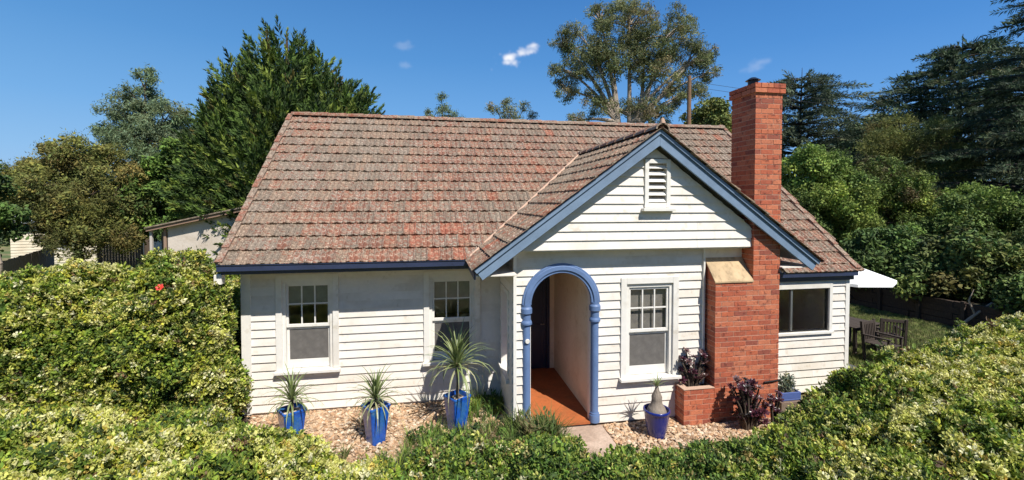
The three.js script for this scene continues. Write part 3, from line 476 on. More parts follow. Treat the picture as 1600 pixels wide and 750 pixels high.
function hedge({ name = 'hedge', label, category = 'hedge', mounds, density = 300, pal = HEDGE, bloom = 0.10, seed, geos = leafS, ground = 0.02 }) {
  const root = thing(name, label, category, [mounds[0][0], 0, mounds[0][2]]), R = rng(seed), S = new Scatter([...geos, ...leafBig, ...petals], seed + 1), nG = geos.length, stems = [];
  mounds.forEach(([cx, cy, cz, rx, ry, rz], mi) => {
    const area = 4 * Math.PI * Math.pow((Math.pow(rx * ry, 1.6) + Math.pow(rx * rz, 1.6) + Math.pow(ry * rz, 1.6)) / 3, 1 / 1.6) * 0.6, n = Math.floor(area * density);
    for (let i = 0; i < n; i++) {
      const d = ball(R).normalize(); if (d.y < -0.45) continue;
      const bump = 0.76 + 0.42 * noise3(d.x * 2.4 + cx, d.y * 2.4 + mi, d.z * 2.4 + cz, seed) + 0.16 * (noise3(d.x * 6 + cx, d.y * 6, d.z * 6 + cz, seed + 1) - 0.5), deep = Math.pow(R(), 1.7) * 0.42, r = bump * (1 - deep * 0.55) + (R() < 0.07 ? 0.09 * R() : 0);
      const p = V(cx + d.x * rx * r, cy + d.y * ry * r, cz + d.z * rz * r); if (p.y < ground) continue;
      let inside = false; for (let j = 0; j < mounds.length && !inside; j++) if (j !== mi) { const m = mounds[j]; inside = ((p.x - m[0]) / m[3]) ** 2 + ((p.y - m[1]) / m[4]) ** 2 + ((p.z - m[2]) / m[5]) ** 2 < 0.42; }
      if (inside) continue;
      if (deep < 0.2 && noise3(p.x * 5.5, p.y * 5.5, p.z * 5.5, seed + 5) < 0.36 * R() + 0.17) continue;
      const patch = noise3(p.x * 1.7, p.y * 1.7, p.z * 1.7, seed + 7), out = V(d.x / rx, d.y / ry, d.z / rz).normalize().multiplyScalar(0.7).add(ball(R).multiplyScalar(0.5)).add(V(0, 0.4, 0)).normalize();
      p.sub(root.position);
      if (deep < 0.11 && R() < bloom * 1.7 * step(0.1, 0.95, patch)) { S.add(p, out, 0.55 + 0.7 * R(), tint(R, CREAM), nG + 3 + Math.floor(R() * 2)); continue; }
      const col = tint(R, pal); if (patch > 0.45) { const k = 1 + (patch - 0.45) * 0.6; col.r *= k * 1.12; col.g *= k; } 
      S.add(p, out, 0.52 + 0.5 * R(), col, R() < 0.05 ? nG + Math.floor(R() * 3) : Math.floor(R() * nG));
    }
    for (let i = 0; i < 9; i++) { const a = R() * 6.283, q = V(cx + Math.cos(a) * rx * 0.2 * R(), 0, cz + Math.sin(a) * rz * 0.2), e = V(cx + Math.cos(a) * rx * 0.72, cy + ry * (0.1 + 0.6 * R()), cz + Math.sin(a) * rz * 0.72); stems.push(limb(curve(q, V(q.x, e.y * 0.6, q.z), e, 5).map((v) => v.sub(root.position)), [0.03, 0.026, 0.022, 0.017, 0.012, 0.006], 5)); }
  });
  part('stem', stems, barkBrown, root); S.build('foliage', LEAF, root);
  return root;
}
const tall = hedge({ label: 'tall rounded climber-covered hedge left of the cottage with one red flower near its top', seed: 301, bloom: 0.6, density: 1350, mounds: [[-0.9, 1.4, 0.6, 0.95, 1.56, 0.8], [-2.2, 1.4, 0.5, 1.45, 1.46, 0.95], [-3.8, 1.35, 0.35, 1.6, 1.32, 1.1], [-5.6, 1.3, 0.2, 1.6, 1.22, 1.1], [-0.95, 0.95, -0.9, 0.72, 1.45, 1.0], [-1.3, 0.95, -2.7, 0.9, 1.5, 1.2], [-0.45, 0.7, 0.65, 0.7, 0.85, 0.6], [-1.7, 0.55, 1.1, 1.1, 0.7, 0.5]] });
{ const f = new THREE.Group(); f.name = 'flower'; f.position.copy(V(-0.62, 2.56, 1.29).sub(tall.position)); tall.add(f); f.userData.label = 'red flower'; f.name = 'flower';
  const pet = []; for (let i = 0; i < 6; i++) { const g = new THREE.SphereGeometry(0.032, 8, 5).scale(1, 0.22, 0.7).translate(0.032, 0, 0).rotateZ(0.45).rotateY(i * 1.047); pet.push(metric(g)); }
  part('petal', pet.map((g) => g.rotateX(0.9)), std(C(0.55, 0.035, 0.02), 0.6), f); part('stamen', limb([V(0, 0, 0), V(0, 0.03, 0.05)], [0.008, 0.012], 5), std(C(0.7, 0.45, 0.05), 0.7), f); }
hedge({ label: 'low pale-flowered hedge filling the left foreground below the tall hedge', seed: 311, bloom: 0.72, density: 1350, mounds: [[-0.1, 0.35, 2.6, 1.35, 0.82, 0.9], [1.2, 0.25, 2.85, 1.1, 0.74, 0.66], [-1.6, 0.35, 2.3, 1.3, 0.82, 1.0], [-3.1, 0.4, 2.0, 1.5, 0.85, 1.0], [0.6, 0.3, 3.9, 1.4, 0.80, 0.8], [-1.0, 0.35, 3.6, 1.4, 0.85, 0.9], [-2.7, 0.4, 3.2, 1.5, 0.9, 0.9], [2.3, 0.22, 3.6, 0.9, 0.66, 0.62], [-4.6, 0.4, 1.9, 1.4, 0.9, 1.0], [2.55, 0.1, 3.2, 0.75, 0.5, 0.4]] });
hedge({ name: 'shrub', label: 'dense dark green shrubs with fine leaves in the middle foreground before the arch', category: 'shrub', seed: 321, bloom: 0.2, pal: DEEP, density: 1350, mounds: [[3.7, 0.15, 3.15, 0.85, 0.64, 0.6], [4.7, 0.15, 3.3, 0.8, 0.66, 0.58], [5.7, 0.12, 3.6, 0.8, 0.58, 0.55], [6.6, 0.12, 3.65, 0.8, 0.60, 0.5], [3.3, 0.15, 4.0, 0.9, 0.66, 0.6], [4.5, 0.15, 4.2, 0.9, 0.66, 0.6], [5.8, 0.15, 4.4, 0.9, 0.66, 0.6], [7.15, 0.12, 3.7, 0.6, 0.62, 0.5]] });
hedge({ label: 'broad pale-flowered hedge rising across the right foreground below the brick chimney', seed: 331, bloom: 1.1, density: 1350, mounds: [[7.8, 0.2, 3.85, 0.8, 0.66, 0.7], [8.75, 0.3, 3.7, 1.05, 0.80, 0.85], [9.9, 0.45, 3.3, 1.2, 0.98, 1.0], [11.2, 0.5, 3.15, 1.35, 1.08, 1.1], [12.7, 0.55, 2.9, 1.5, 1.15, 1.2], [14.3, 0.65, 2.6, 1.6, 1.25, 1.2], [15.9, 0.75, 2.2, 1.6, 1.35, 1.3], [8.0, 0.3, 4.7, 1.1, 0.85, 0.8], [9.4, 0.4, 4.5, 1.3, 0.95, 0.9], [10.9, 0.45, 4.3, 1.4, 1.05, 1.0], [12.4, 0.5, 4.0, 1.4, 1.1, 1.0], [6.9, 0.15, 4.6, 0.8, 0.6, 0.6]] });

// ------------------------------------------------------------------ trees
const RT = [0.985, 0.174], FW = [0.174, -0.985];                        // across and away from the garden's street side
const T = (a, b, c = 0) => V(a * RT[0] + c * FW[0], b, a * RT[1] + c * FW[1]);
const broad = [0, 1, 2].map((i) => sprig(250 + i, 16, 0.22, 0.15, 0.085, { up: 0.3, tone: 0.35 })), hang = [0, 1, 2].map((i) => sprig(260 + i, 18, 0.24, 0.20, 0.045, { up: -0.5, droop: 0.45, tone: 0.3, narrow: true })), fine = [0, 1, 2].map((i) => sprig(270 + i, 26, 0.22, 0.12, 0.026, { up: 0.8, tone: 0.35, narrow: true }));
function tree({ name, label, category = 'tree', group, at, blobs, geos = broad, pal, mat = LEAF_DULL, barkMat = barkBrown, trunkR = 0.16, fork = 0.35, density = 26, clumps = 9, clumpR = 0.42, scale = 1, seed, lean = 0, multi = 1, airy = 0 }) {
  const root = thing(name, label, category, [at[0], 0, at[1]], 0, group), R = rng(seed), S = new Scatter(geos, seed + 3), wood = [], low = Math.min(...blobs.map((b) => b[1] - (b[4] ?? b[2]) * 0.6)), top = Math.max(...blobs.map((b) => b[1]));
  const starts = [...Array(multi)].map((_, i) => { const g = T((i - (multi - 1) / 2) * trunkR * 3, 0, (R() - 0.5) * trunkR * 2), h = T(lean * (1 + 0.2 * i) + (i - (multi - 1) / 2) * 0.9, Math.max(0.8, lerp(low, top, fork) * 0.8)), m = g.clone().lerp(h, 0.5).add(T((R() - 0.5) * 0.3, 0, 0)); const pts = curve(g, m, h, 6); wood.push(limb(pts, pts.map((_, k) => trunkR * (1.15 - 0.07 * k)), 7)); return h; });
  blobs.forEach(([a, b, r, c = 0, ry = r * 0.8], bi) => {
    const ctr = T(a, b, c), from = starts[bi % starts.length], mid = from.clone().lerp(ctr, 0.5).add(V(0, 0.12 * from.distanceTo(ctr), 0)), pts = curve(from, mid, ctr, 6); wood.push(limb(pts, pts.map((_, k) => trunkR * 0.62 * (1 - k / 7.2)), 6));
    const m = Math.ceil(clumps * (0.6 + r * 0.5));
    for (let i = 0; i < m; i++) {
      const d = ball(R).normalize(), q = 0.45 + 0.55 * Math.sqrt(R()), cc = ctr.clone().add(V(d.x * r * q, d.y * ry * q, d.z * r * q)), rs = r * clumpR * (0.55 + 0.75 * R()), tone = 0.75 + 0.5 * R(), base = tint(R, pal);
      if (i % 2 === 0) { const bp = curve(ctr.clone().lerp(from, 0.15 * R()), ctr.clone().lerp(cc, 0.5).add(V(0, rs * 0.3, 0)), cc, 4); wood.push(limb(bp, bp.map((_, k) => trunkR * 0.22 * (1 - k / 5) + 0.006), 4)); }
      const n = Math.ceil(density * (rs * rs * 4 + 0.3) / (scale * scale) * (1 - airy * R()));
      for (let j = 0; j < n; j++) { const e = ball(R), L = e.length(); e.multiplyScalar((0.5 + 0.5 * Math.sqrt(L)) / L); const pos = cc.clone().add(V(e.x * rs, e.y * rs * 0.75, e.z * rs)), dir = e.clone().add(d.clone().multiplyScalar(0.4)).add(V(0, 0.5, 0)).normalize(), t = tint(R, pal).lerp(base, 0.6).multiplyScalar(tone); S.add(pos, dir, scale * (0.75 + 0.5 * R()), t); }
    }
  });
  part('trunk', wood, barkMat, root); S.build('crown', mat, root);
  return root;
}
const BRONZE = [[0.202, 0.162, 0.048, 3], [0.208, 0.216, 0.054, 6], [0.143, 0.174, 0.046, 5], [0.286, 0.192, 0.072, 1], [0.091, 0.108, 0.031, 2]];
const BRIGHT = [[0.102, 0.179, 0.031, 4], [0.148, 0.234, 0.042, 3], [0.068, 0.123, 0.026, 3], [0.04, 0.074, 0.019, 1]];
const GREYG = [[0.163, 0.221, 0.119, 4], [0.211, 0.259, 0.154, 3], [0.115, 0.163, 0.077, 3], [0.192, 0.192, 0.077, 1]];
const GUM = [[0.174, 0.194, 0.082, 4], [0.245, 0.245, 0.112, 3], [0.122, 0.154, 0.061, 3], [0.265, 0.194, 0.102, 1.2]];
const DARKG = [[0.072, 0.127, 0.033, 4], [0.108, 0.184, 0.04, 3], [0.053, 0.084, 0.024, 3], [0.168, 0.23, 0.06, 1]];
const OLIVE = [[0.174, 0.194, 0.044, 4], [0.245, 0.245, 0.061, 2], [0.112, 0.143, 0.037, 3], [0.204, 0.154, 0.052, 1]];
const MIDG = [[0.143, 0.222, 0.044, 4], [0.215, 0.3, 0.058, 3], [0.286, 0.354, 0.072, 2], [0.086, 0.133, 0.032, 2]];
tree({ name: 'dark_leafed_tree', label: 'dark green tree with pale bare branches at the left edge behind the hedge', at: [-10.4, -8.0], seed: 401, pal: DARKG, barkMat: barkPale, trunkR: 0.11, fork: 0.2, multi: 2, blobs: [[-0.6, 3.9, 1.1], [-1.7, 3.3, 1.3], [0.15, 3.2, 0.65], [-0.3, 4.6, 0.6], [-1.1, 2.3, 0.8]] });
tree({ name: 'bronze_tree', label: 'bushy bronze and olive leafed tree on the left behind the tall hedge', at: [-11.4, -13.3], seed: 402, pal: BRONZE, trunkR: 0.16, fork: 0.15, geos: [...fine, broad[0]], density: 34, blobs: [[0, 4.6, 1.7], [-1.6, 4.3, 1.3], [1.5, 4.2, 1.35], [0.3, 5.75, 0.9], [-1.2, 5.6, 0.75], [1.2, 5.5, 0.7], [0.4, 2.9, 1.5], [-0.9, 3.0, 1.1], [1.6, 2.8, 1.1], [-2.5, 5.2, 0.55]] });
tree({ name: 'bright_green_tree', label: 'bright green leafy tree beside the pale garden shed', at: [-8.1, -13.7], seed: 403, pal: BRIGHT, trunkR: 0.14, fork: 0.15, blobs: [[0, 4.9, 1.2], [-0.95, 3.9, 1.0], [0.9, 4.3, 1.15], [0.1, 3.0, 1.3], [0.4, 5.8, 0.7], [1.5, 5.1, 0.8], [-1.2, 2.7, 0.9], [1.3, 3.0, 0.9]] });
tree({ name: 'grey_green_tree', label: 'tall feathery grey-green tree rising above the bronze tree', at: [-15.5, -25.3], seed: 404, pal: GREYG, geos: hang, trunkR: 0.2, fork: 0.3, scale: 1.2, clumps: 12, clumpR: 0.35, density: 24, airy: 0.5, blobs: [[-1.3, 10.0, 1.25], [-0.2, 10.6, 1.0, 0, 1.4], [0.1, 11.8, 0.55, 0, 0.9], [1.3, 9.4, 1.5], [0, 7.7, 2.1], [2.5, 8.7, 0.95], [-1.7, 8.2, 1.2], [2.0, 7.2, 1.5], [-1.5, 6.2, 1.5], [1, 5.8, 1.7]] });
tree({ name: 'slender_gum_tree', label: 'sparse grey tree top seen over the left half of the roof ridge', at: [4.2, -32.1], seed: 405, pal: GREYG, geos: hang, trunkR: 0.14, fork: 0.5, scale: 1.1, density: 9, clumpR: 0.34, airy: 0.5, blobs: [[0.1, 12.3, 0.8, 0, 0.9], [0.9, 11.5, 0.9, 0, 0.6], [-0.8, 11.6, 0.6], [0.4, 10.4, 1.2], [0, 13.1, 0.35]] });
tree({ name: 'slender_gum_tree', label: 'sparse spreading tree top between the small cloud and the roof ridge', at: [10.2, -31], seed: 406, pal: GUM, geos: hang, trunkR: 0.14, fork: 0.5, scale: 1.1, density: 8, clumpR: 0.34, airy: 0.5, blobs: [[-1.4, 12.2, 0.75, 0, 0.4], [0, 11.9, 1.0, 0, 0.5], [1.2, 12.3, 0.5], [1.9, 11.6, 0.45], [0.2, 11.0, 1.1], [-0.4, 12.7, 0.4]] });
tree({ name: 'eucalyptus_tree', label: 'large open eucalyptus with pale limbs behind the roof, tallest tree in the middle', at: [18.9, -25.5], seed: 407, pal: GUM, geos: hang, barkMat: barkPale, trunkR: 0.34, fork: 0.33, multi: 3, scale: 1.15, clumps: 13, density: 13, clumpR: 0.33, airy: 0.5, blobs: [[-4.1, 10.4, 0.9], [2.4, 10.7, 1.2], [5.3, 12.6, 1.0], [-3.3, 16.4, 2.3], [-0.1, 18.0, 2.5], [2.8, 17.1, 2.3], [-4.7, 14.2, 1.7], [4.9, 15.1, 1.7], [6.0, 15.9, 1.0], [-1.3, 14.5, 2.2], [2.2, 14.0, 1.9], [-5.2, 12.8, 1.1], [-2.8, 11.7, 1.3], [0.7, 11.4, 1.5], [3.8, 12.3, 1.2], [-5.4, 16.6, 1.1], [6.3, 14.2, 0.9], [1.2, 16.2, 1.8], [-2.4, 18.6, 1.3]] });
tree({ name: 'olive_tree', label: 'small rounded olive-green tree between the wooden pole and the chimney', at: [24.1, -22.4], seed: 408, pal: OLIVE, trunkR: 0.18, scale: 1.4, density: 20, blobs: [[0, 10.0, 1.5], [-0.9, 9.4, 1.2], [1.2, 9.3, 1.1], [0.2, 8.0, 1.6], [1.6, 8.4, 1.0]] });
tree({ name: 'distant_tree', label: 'far grey-green tree in the gap between the chimney cedar and the right-hand cedars', at: [59.8, -42.5], seed: 409, pal: GREYG, trunkR: 0.3, scale: 2.2, density: 26, blobs: [[0, 12.3, 2.4], [-2.4, 11.6, 1.8], [2.4, 13.4, 2.2], [-0.5, 9.5, 2.8], [3, 10.3, 2.8], [-3, 9, 2.2]] });
tree({ name: 'feathery_olive_tree', label: 'feathery olive-brown tree in front of the right-hand cedars', at: [31.4, -13.9], seed: 410, pal: OLIVE, geos: fine, trunkR: 0.2, scale: 1.3, density: 30, blobs: [[-0.4, 7.7, 1.4], [1.2, 7.3, 1.5], [-1.8, 6.9, 1.2], [0.5, 6.2, 1.7], [2.3, 6.3, 1.3], [-1.0, 5.2, 1.5], [1.6, 4.6, 1.6]] });
tree({ name: 'leafy_shrub', label: 'glossy mid-green shrub tree directly right of the chimney', category: 'shrub', at: [19.8, -8.1], seed: 411, pal: MIDG, trunkR: 0.1, fork: 0.1, multi: 3, density: 30, scale: 0.85, geos: [...broad, ...fine], blobs: [[-0.3, 5.6, 0.9], [-0.9, 4.9, 0.9], [0.5, 5.0, 1.0], [-0.6, 3.9, 1.2], [0.8, 4.0, 1.1], [0, 2.8, 1.3], [1.2, 3.0, 1.1], [-1.0, 2.8, 0.9], [1.6, 2.0, 1.0]] });
tree({ name: 'leafy_shrub', label: 'olive-green shrub with a reddish patch between the chimney shrub and the dark bank', category: 'shrub', at: [22.7, -8.2], seed: 412, pal: [...MIDG, [0.10, 0.06, 0.03, 2.5], [0.11, 0.12, 0.03, 3]], trunkR: 0.1, fork: 0.1, multi: 3, density: 30, scale: 0.85, geos: [...broad, ...fine], blobs: [[0, 4.7, 1.2], [-1.0, 4.0, 1.0], [0.9, 4.0, 1.2], [1.6, 4.5, 0.9], [0.1, 2.9, 1.2], [1.6, 2.8, 1.2], [-1.2, 2.8, 1.0], [2.3, 3.6, 1.0]] });
tree({ name: 'leafy_shrub', label: 'dense mid-green shrub on the bank above the low retaining wall', category: 'shrub', at: [24.0, -6.0], seed: 413, pal: [...DARKG, ...MIDG], trunkR: 0.09, fork: 0.1, multi: 4, density: 30, scale: 0.85, geos: [...broad, ...fine], blobs: [[-0.5, 3.1, 1.1], [0.9, 3.3, 1.1], [-1.4, 2.3, 1.0], [0.3, 2.1, 1.1], [1.7, 2.3, 1.1], [1.0, 1.3, 1.1], [2.4, 3.4, 1.0]] });
tree({ name: 'leafy_shrub', label: 'dark green shrub against the right edge of the garden', category: 'shrub', at: [25.0, -3.4], seed: 414, pal: [...DARKG, ...OLIVE], trunkR: 0.09, fork: 0.1, multi: 4, density: 30, scale: 0.85, geos: [...broad, ...fine], blobs: [[-0.8, 2.3, 1.0], [0.4, 2.7, 1.1], [1.5, 2.9, 1.1], [0.6, 1.6, 1.0], [-1.3, 1.3, 0.9], [2.4, 2.0, 1.2]] });

tree({ name: 'leafy_shrub', label: 'low dark shrub spilling over the far end of the retaining wall', category: 'shrub', at: [19.4, -5.6], seed: 416, pal: DARKG, trunkR: 0.06, fork: 0.1, multi: 4, density: 30, blobs: [[0, 1.5, 0.9], [0.9, 1.8, 0.9], [-0.7, 1.3, 0.7], [0.4, 2.4, 0.8]] });
tree({ name: 'leafy_shrub', label: 'low straggly dark shrub on the bank behind the pale fallen branch', category: 'shrub', at: [19.9, -3.4], seed: 417, pal: [...DARKG, ...OLIVE], trunkR: 0.06, fork: 0.1, multi: 4, density: 30, blobs: [[0, 1.4, 0.9], [1.0, 1.7, 1.0], [-0.8, 1.2, 0.7], [1.8, 1.5, 0.9], [0.4, 2.3, 0.8]] });
tree({ name: 'leafy_shrub', label: 'dark shrub hanging over the near end of the retaining wall at the right edge', category: 'shrub', at: [20.3, -1.0], seed: 418, pal: [...DARKG, ...MIDG], trunkR: 0.06, fork: 0.1, multi: 4, density: 30, blobs: [[0, 1.3, 0.8], [0.9, 1.6, 0.9], [-0.6, 1.1, 0.6], [1.7, 1.9, 1.0]] });
{ const b = thing('fallen_branch', 'pale bare forked branch leaning against the retaining wall', 'branch', [18.75, 0, -2.2]), w = [limb([V(0, 0.1, 0), V(0.3, 0.5, 0.2), V(0.75, 0.85, 0.3), V(1.0, 0.7, 0.5)], [0.045, 0.04, 0.03, 0.012], 6), limb([V(0.3, 0.5, 0.2), V(0.2, 0.9, 0.1), V(0.3, 1.25, 0.15)], [0.03, 0.025, 0.01], 6), limb([V(0.75, 0.85, 0.3), V(1.0, 0.5, 0.8), V(1.1, 0.3, 1.0)], [0.025, 0.02, 0.008], 6)]; part('branch', w, barkPale, b); }

// conifer with many upswept feathery tips
const plume = [0, 1, 2].map((i) => frond(280 + i, 30, 0.62, 0.24, 0.05, { angle: 0.75, tone: 0.32 }));
{
  const root = thing('conifer_tree', 'tall dense dark conifer with feathery upswept tips behind the left roof end', 'tree', [-2.66, 0, -11.8]), R = rng(421), S = new Scatter(plume, 422), wood = [];
  const PAL = [[0.055, 0.10, 0.02, 4], [0.085, 0.145, 0.026, 4], [0.18, 0.235, 0.042, 2.6], [0.03, 0.06, 0.015, 2.6], [0.14, 0.12, 0.035, 0.5]];
  const spires = [[0, 11.2, 0, 2.3, 2], [-1.3, 10.1, 0.2, 1.9, 2], [1.4, 10.0, 0.2, 1.9, 2], [3.9, 7.2, 0.3, 1.2, 2], [3.2, 8.6, -0.3, 1.4, 2], [-2.1, 9.2, -0.3, 1.5, 3.2], [2.6, 8.9, 0.1, 1.7, 2], [-2.9, 8.1, 0, 1.35, 3.5], [3.3, 7.9, 0.3, 1.4, 2], [-3.3, 7.2, -0.4, 1.2, 3.7], [0.7, 10.6, 0.4, 1.7, 3], [-0.7, 10.7, -0.5, 1.4, 3], [-3.4, 5.8, -0.6, 1.1, 3.9], [0.2, 8.4, -1.6, 1.9, 1], [-1.8, 7.8, -1.0, 1.8, 3.2], [2.0, 8.0, -1.5, 1.8, 1], [2.1, 9.5, -0.2, 1.4, 3], [-1.7, 9.7, -0.8, 1.4, 3], [0.4, 9.8, -1.0, 1.8, 3]];
  wood.push(limb([T(0, 0), T(0.05, 4), T(0, 8), T(0, 11)], [0.3, 0.24, 0.15, 0.03], 8));
  for (const [a, top, c, r, low] of spires) {
    const n = Math.floor(r * (top - low) * 70);
    wood.push(limb(curve(T(a * 0.1, low * 0.8 + 0.4), T(a * 0.8, low + 1.2, c * 0.5), T(a, top - 0.4, c), 6), [0.12, 0.1, 0.08, 0.06, 0.045, 0.03, 0.01], 5));
    for (let i = 0; i < n; i++) {
      const t = 1 - Math.sqrt(1 - R() * 0.995), az = R() * 6.283, lob = 0.72 + 0.5 * noise3(Math.cos(az) * 1.6 + a, t * 7, Math.sin(az) * 1.6 + c, 77), rad = r * Math.pow(1 - t, 0.58) * lob * (1 - 0.4 * R() * R()), y = lerp(low, top, t);
      const p = T(a * lerp(0.75, 1, t) + Math.cos(az) * rad, y, c + Math.sin(az) * rad), d = T(Math.cos(az) * 0.95 * (1 - t * 0.6), 0.32 + t * 0.6, Math.sin(az) * 0.95 * (1 - t * 0.6)).add(ball(R).multiplyScalar(0.5)).normalize();
      S.add(p, d, 0.65 + 0.75 * R(), tint(R, PAL));
    }
  }
  part('trunk', wood, barkBrown, root); S.build('crown', NEEDLE, root);
}
// cedars: level tiers of branches carrying flat sprays
const spray = [0, 1, 2].map((i) => frond(290 + i, 34, 0.95, 0.34, 0.045, { flat: true, angle: 1.15, sag: 0.25, tone: 0.35 }));
function cedar({ label, at, H, b0, reach, tiers, pal, seed, trunkR = 0.35, scale = 1, per = 7, name = 'cedar_tree' }) {
  const root = thing(name, label, 'tree', [at[0], 0, at[1]]), R = rng(seed), S = new Scatter(spray, seed + 1), wood = [limb([...Array(9)].map((_, i) => T(Math.sin(i) * 0.08, (H * i) / 8)), [...Array(9)].map((_, i) => trunkR * (1 - i / 8.4)), 8)];
  for (let i = 0; i < tiers; i++) {
    const b = lerp(b0, H - 0.5, (i + 0.3 * R()) / tiers), rr = reach(b);
    for (let k = 0; k < per; k++) {
      const az = (k + R()) / per * 6.283, L = rr * (0.6 + 0.5 * R()), lift = (0.10 + 0.14 * R()) * L, end = T(Math.cos(az) * L, b + lift * 0.35 - 0.12 * L * R(), Math.sin(az) * L), pts = curve(T(0, b), T(Math.cos(az) * L * 0.5, b + lift, Math.sin(az) * L * 0.5), end, 8);
      wood.push(limb(pts, pts.map((_, q) => trunkR * 0.26 * (1 - q / 9)), 4));
      const n = Math.ceil(L * 5.2 / scale);
      for (let j = 0; j < n; j++) {
        const t = 0.22 + 0.8 * Math.pow(j / n, 0.85), f = Math.min(7.999, t * 8), q = Math.floor(f), pos = pts[q].clone().lerp(pts[q + 1], f - q), side = (R() * 2 - 1) * L * 0.24 * (1.15 - 0.6 * t), o = T(-Math.sin(az) * side, -0.05 - 0.12 * R() * Math.abs(side), Math.cos(az) * side);
        S.add(pos.add(o), T(Math.cos(az) + (R() - 0.5) * 1.3, 0.12 - 0.35 * R(), Math.sin(az) + (R() - 0.5) * 1.3).normalize(), scale * (0.6 + 0.6 * R()), tint(R, pal));
      }
    }
  }
  part('trunk', wood, barkDark, root); S.build('crown', NEEDLE, root);
}
const CEDAR = [[0.045, 0.075, 0.039, 4], [0.068, 0.105, 0.051, 3], [0.03, 0.048, 0.027, 3], [0.098, 0.105, 0.051, 1]];
cedar({ label: 'grey-green cedar with a bare spire standing behind the chimney', at: [39.5, -30.9], H: 17.2, b0: 7, tiers: 13, reach: (b) => Math.min(4.6, 1.1 + (16.8 - b) * 1.15), pal: [[0.075, 0.105, 0.065, 4], [0.105, 0.135, 0.085, 3], [0.05, 0.07, 0.045, 2]], seed: 431, scale: 1.5, per: 8 });
cedar({ label: 'broad dark cedar with layered branches on the right, left of the tree at the edge', at: [44.8, -20.8], H: 17.2, b0: 3, tiers: 17, reach: (b) => Math.min(7.2, 1.3 + (17 - b) * 0.85), pal: CEDAR, seed: 433, scale: 1.6, per: 9, trunkR: 0.4 });
cedar({ label: 'very dark cedar with long level branches at the right edge', at: [35.6, -10.1], H: 16.5, b0: 2.2, tiers: 15, reach: (b) => (b > 13.1 ? 1.7 : b > 11.9 ? 0.5 : 2.9 + (11.9 - b) * 0.5), pal: CEDAR, seed: 435, scale: 1.0, per: 9, trunkR: 0.42 });

// ------------------------------------------------------------------ beyond the garden: woodland, pole, shed, fence, neighbour, street trees
{
  const R = rng(501), S = new Scatter(broad, 502), pal = [...MIDG, ...OLIVE, ...GREYG], root = new THREE.Group(); root.name = 'distant_woodland'; scene.add(root);
  tag(root, 'far dark woodland along the horizon behind the houses and trees', 'woodland', null, 'stuff');
  for (let i = 0; i < 90; i++) { const az = -1.25 + 2.6 * (i + R()) / 90, D = 62 + 22 * R(), r = 2.6 + 2 * R(), h = 2.2 + 3.2 * R(), cx = 3.3 + Math.sin(az + 0.175) * D, cz = 8.6 - Math.cos(az + 0.175) * D, b = tint(R, pal);
    for (let j = 0; j < 110; j++) { const e = ball(R); e.multiplyScalar(0.8 / e.length() * (0.7 + 0.45 * R())); S.add(V(cx + e.x * r * 1.5, Math.max(0.1, h * 0.6 + e.y * h), cz + e.z * r), e.add(V(0, 0.5, 0)).normalize(), 2.6 + 1.6 * R(), tint(R, pal).lerp(b, 0.6)); } }
  S.build('foliage', LEAF_DULL, root); root.children.forEach((m) => { m.castShadow = true; });
}
{
  const t = thing('utility_pole', 'brown wooden utility pole standing in front of the eucalyptus behind the roof', 'pole', [20.1, 0, -19.0]);
  part('pole', limb([V(0, 0, 0), V(0, 4, 0), V(0.02, 8, 0), V(0.03, 12.2, 0)], [0.17, 0.16, 0.145, 0.12], 12), bark(0.22, 0.13, 0.075), t);
}
{
  const t = thing('garden_shed', 'pale rendered garden shed with a sloping brown-edged roof at the left roof corner', 'shed', [-5.94, 0, -9.23], -0.1752);
  const rl = (x) => 2.92 + 0.21 * (x + 0.5);
  part('wall', extrude(poly([[0, 0], [3.2, 0], [3.2, rl(3.2) - 0.1], [0, rl(0) - 0.1]]), -0.1, 0), std(C(0.66, 0.58, 0.50), 0.9, { map: paintMap, bumpMap: grain, bumpScale: 0.004 }), t);
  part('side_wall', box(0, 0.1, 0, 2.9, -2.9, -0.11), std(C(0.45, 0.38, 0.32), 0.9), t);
  part('roof', extrude(poly([[-0.6, rl(-0.6)], [3.5, rl(3.5)], [3.5, rl(3.5) + 0.045], [-0.6, rl(-0.6) + 0.045]]), -3.2, 0.3), std(C(0.44, 0.34, 0.24), 0.7, { map: grain }), t);
  part('fascia_board', extrude(poly([[-0.58, rl(-0.58) - 0.11], [3.45, rl(3.45) - 0.11], [3.45, rl(3.45) - 0.003], [-0.58, rl(-0.58) - 0.003]]), 0.22, 0.25), std(C(0.27, 0.17, 0.115), 0.8), t);
  part('post', box(-0.55, -0.47, 0, 2.82, 0.05, 0.13, 0.006), std(C(0.5, 0.45, 0.4), 0.8), t); part('post', box(-0.12, -0.04, 0, 2.9, -0.02, 0.05, 0.006), std(C(0.3, 0.2, 0.14), 0.8), t);
  part('back_panel', box(-0.46, -0.01, 0, 2.75, -0.35, -0.3), std(C(0.16, 0.12, 0.09), 0.9), t);
}
tree({ name: 'dark_bush', label: 'small dark bush hanging over the right end of the shed next to the tiled roof', category: 'shrub', at: [-2.4, -7.7], seed: 415, pal: DARKG, trunkR: 0.06, fork: 0.3, density: 34, blobs: [[0, 2.6, 0.55], [0.25, 3.1, 0.42], [-0.15, 1.9, 0.5], [0.4, 2.2, 0.5]] });
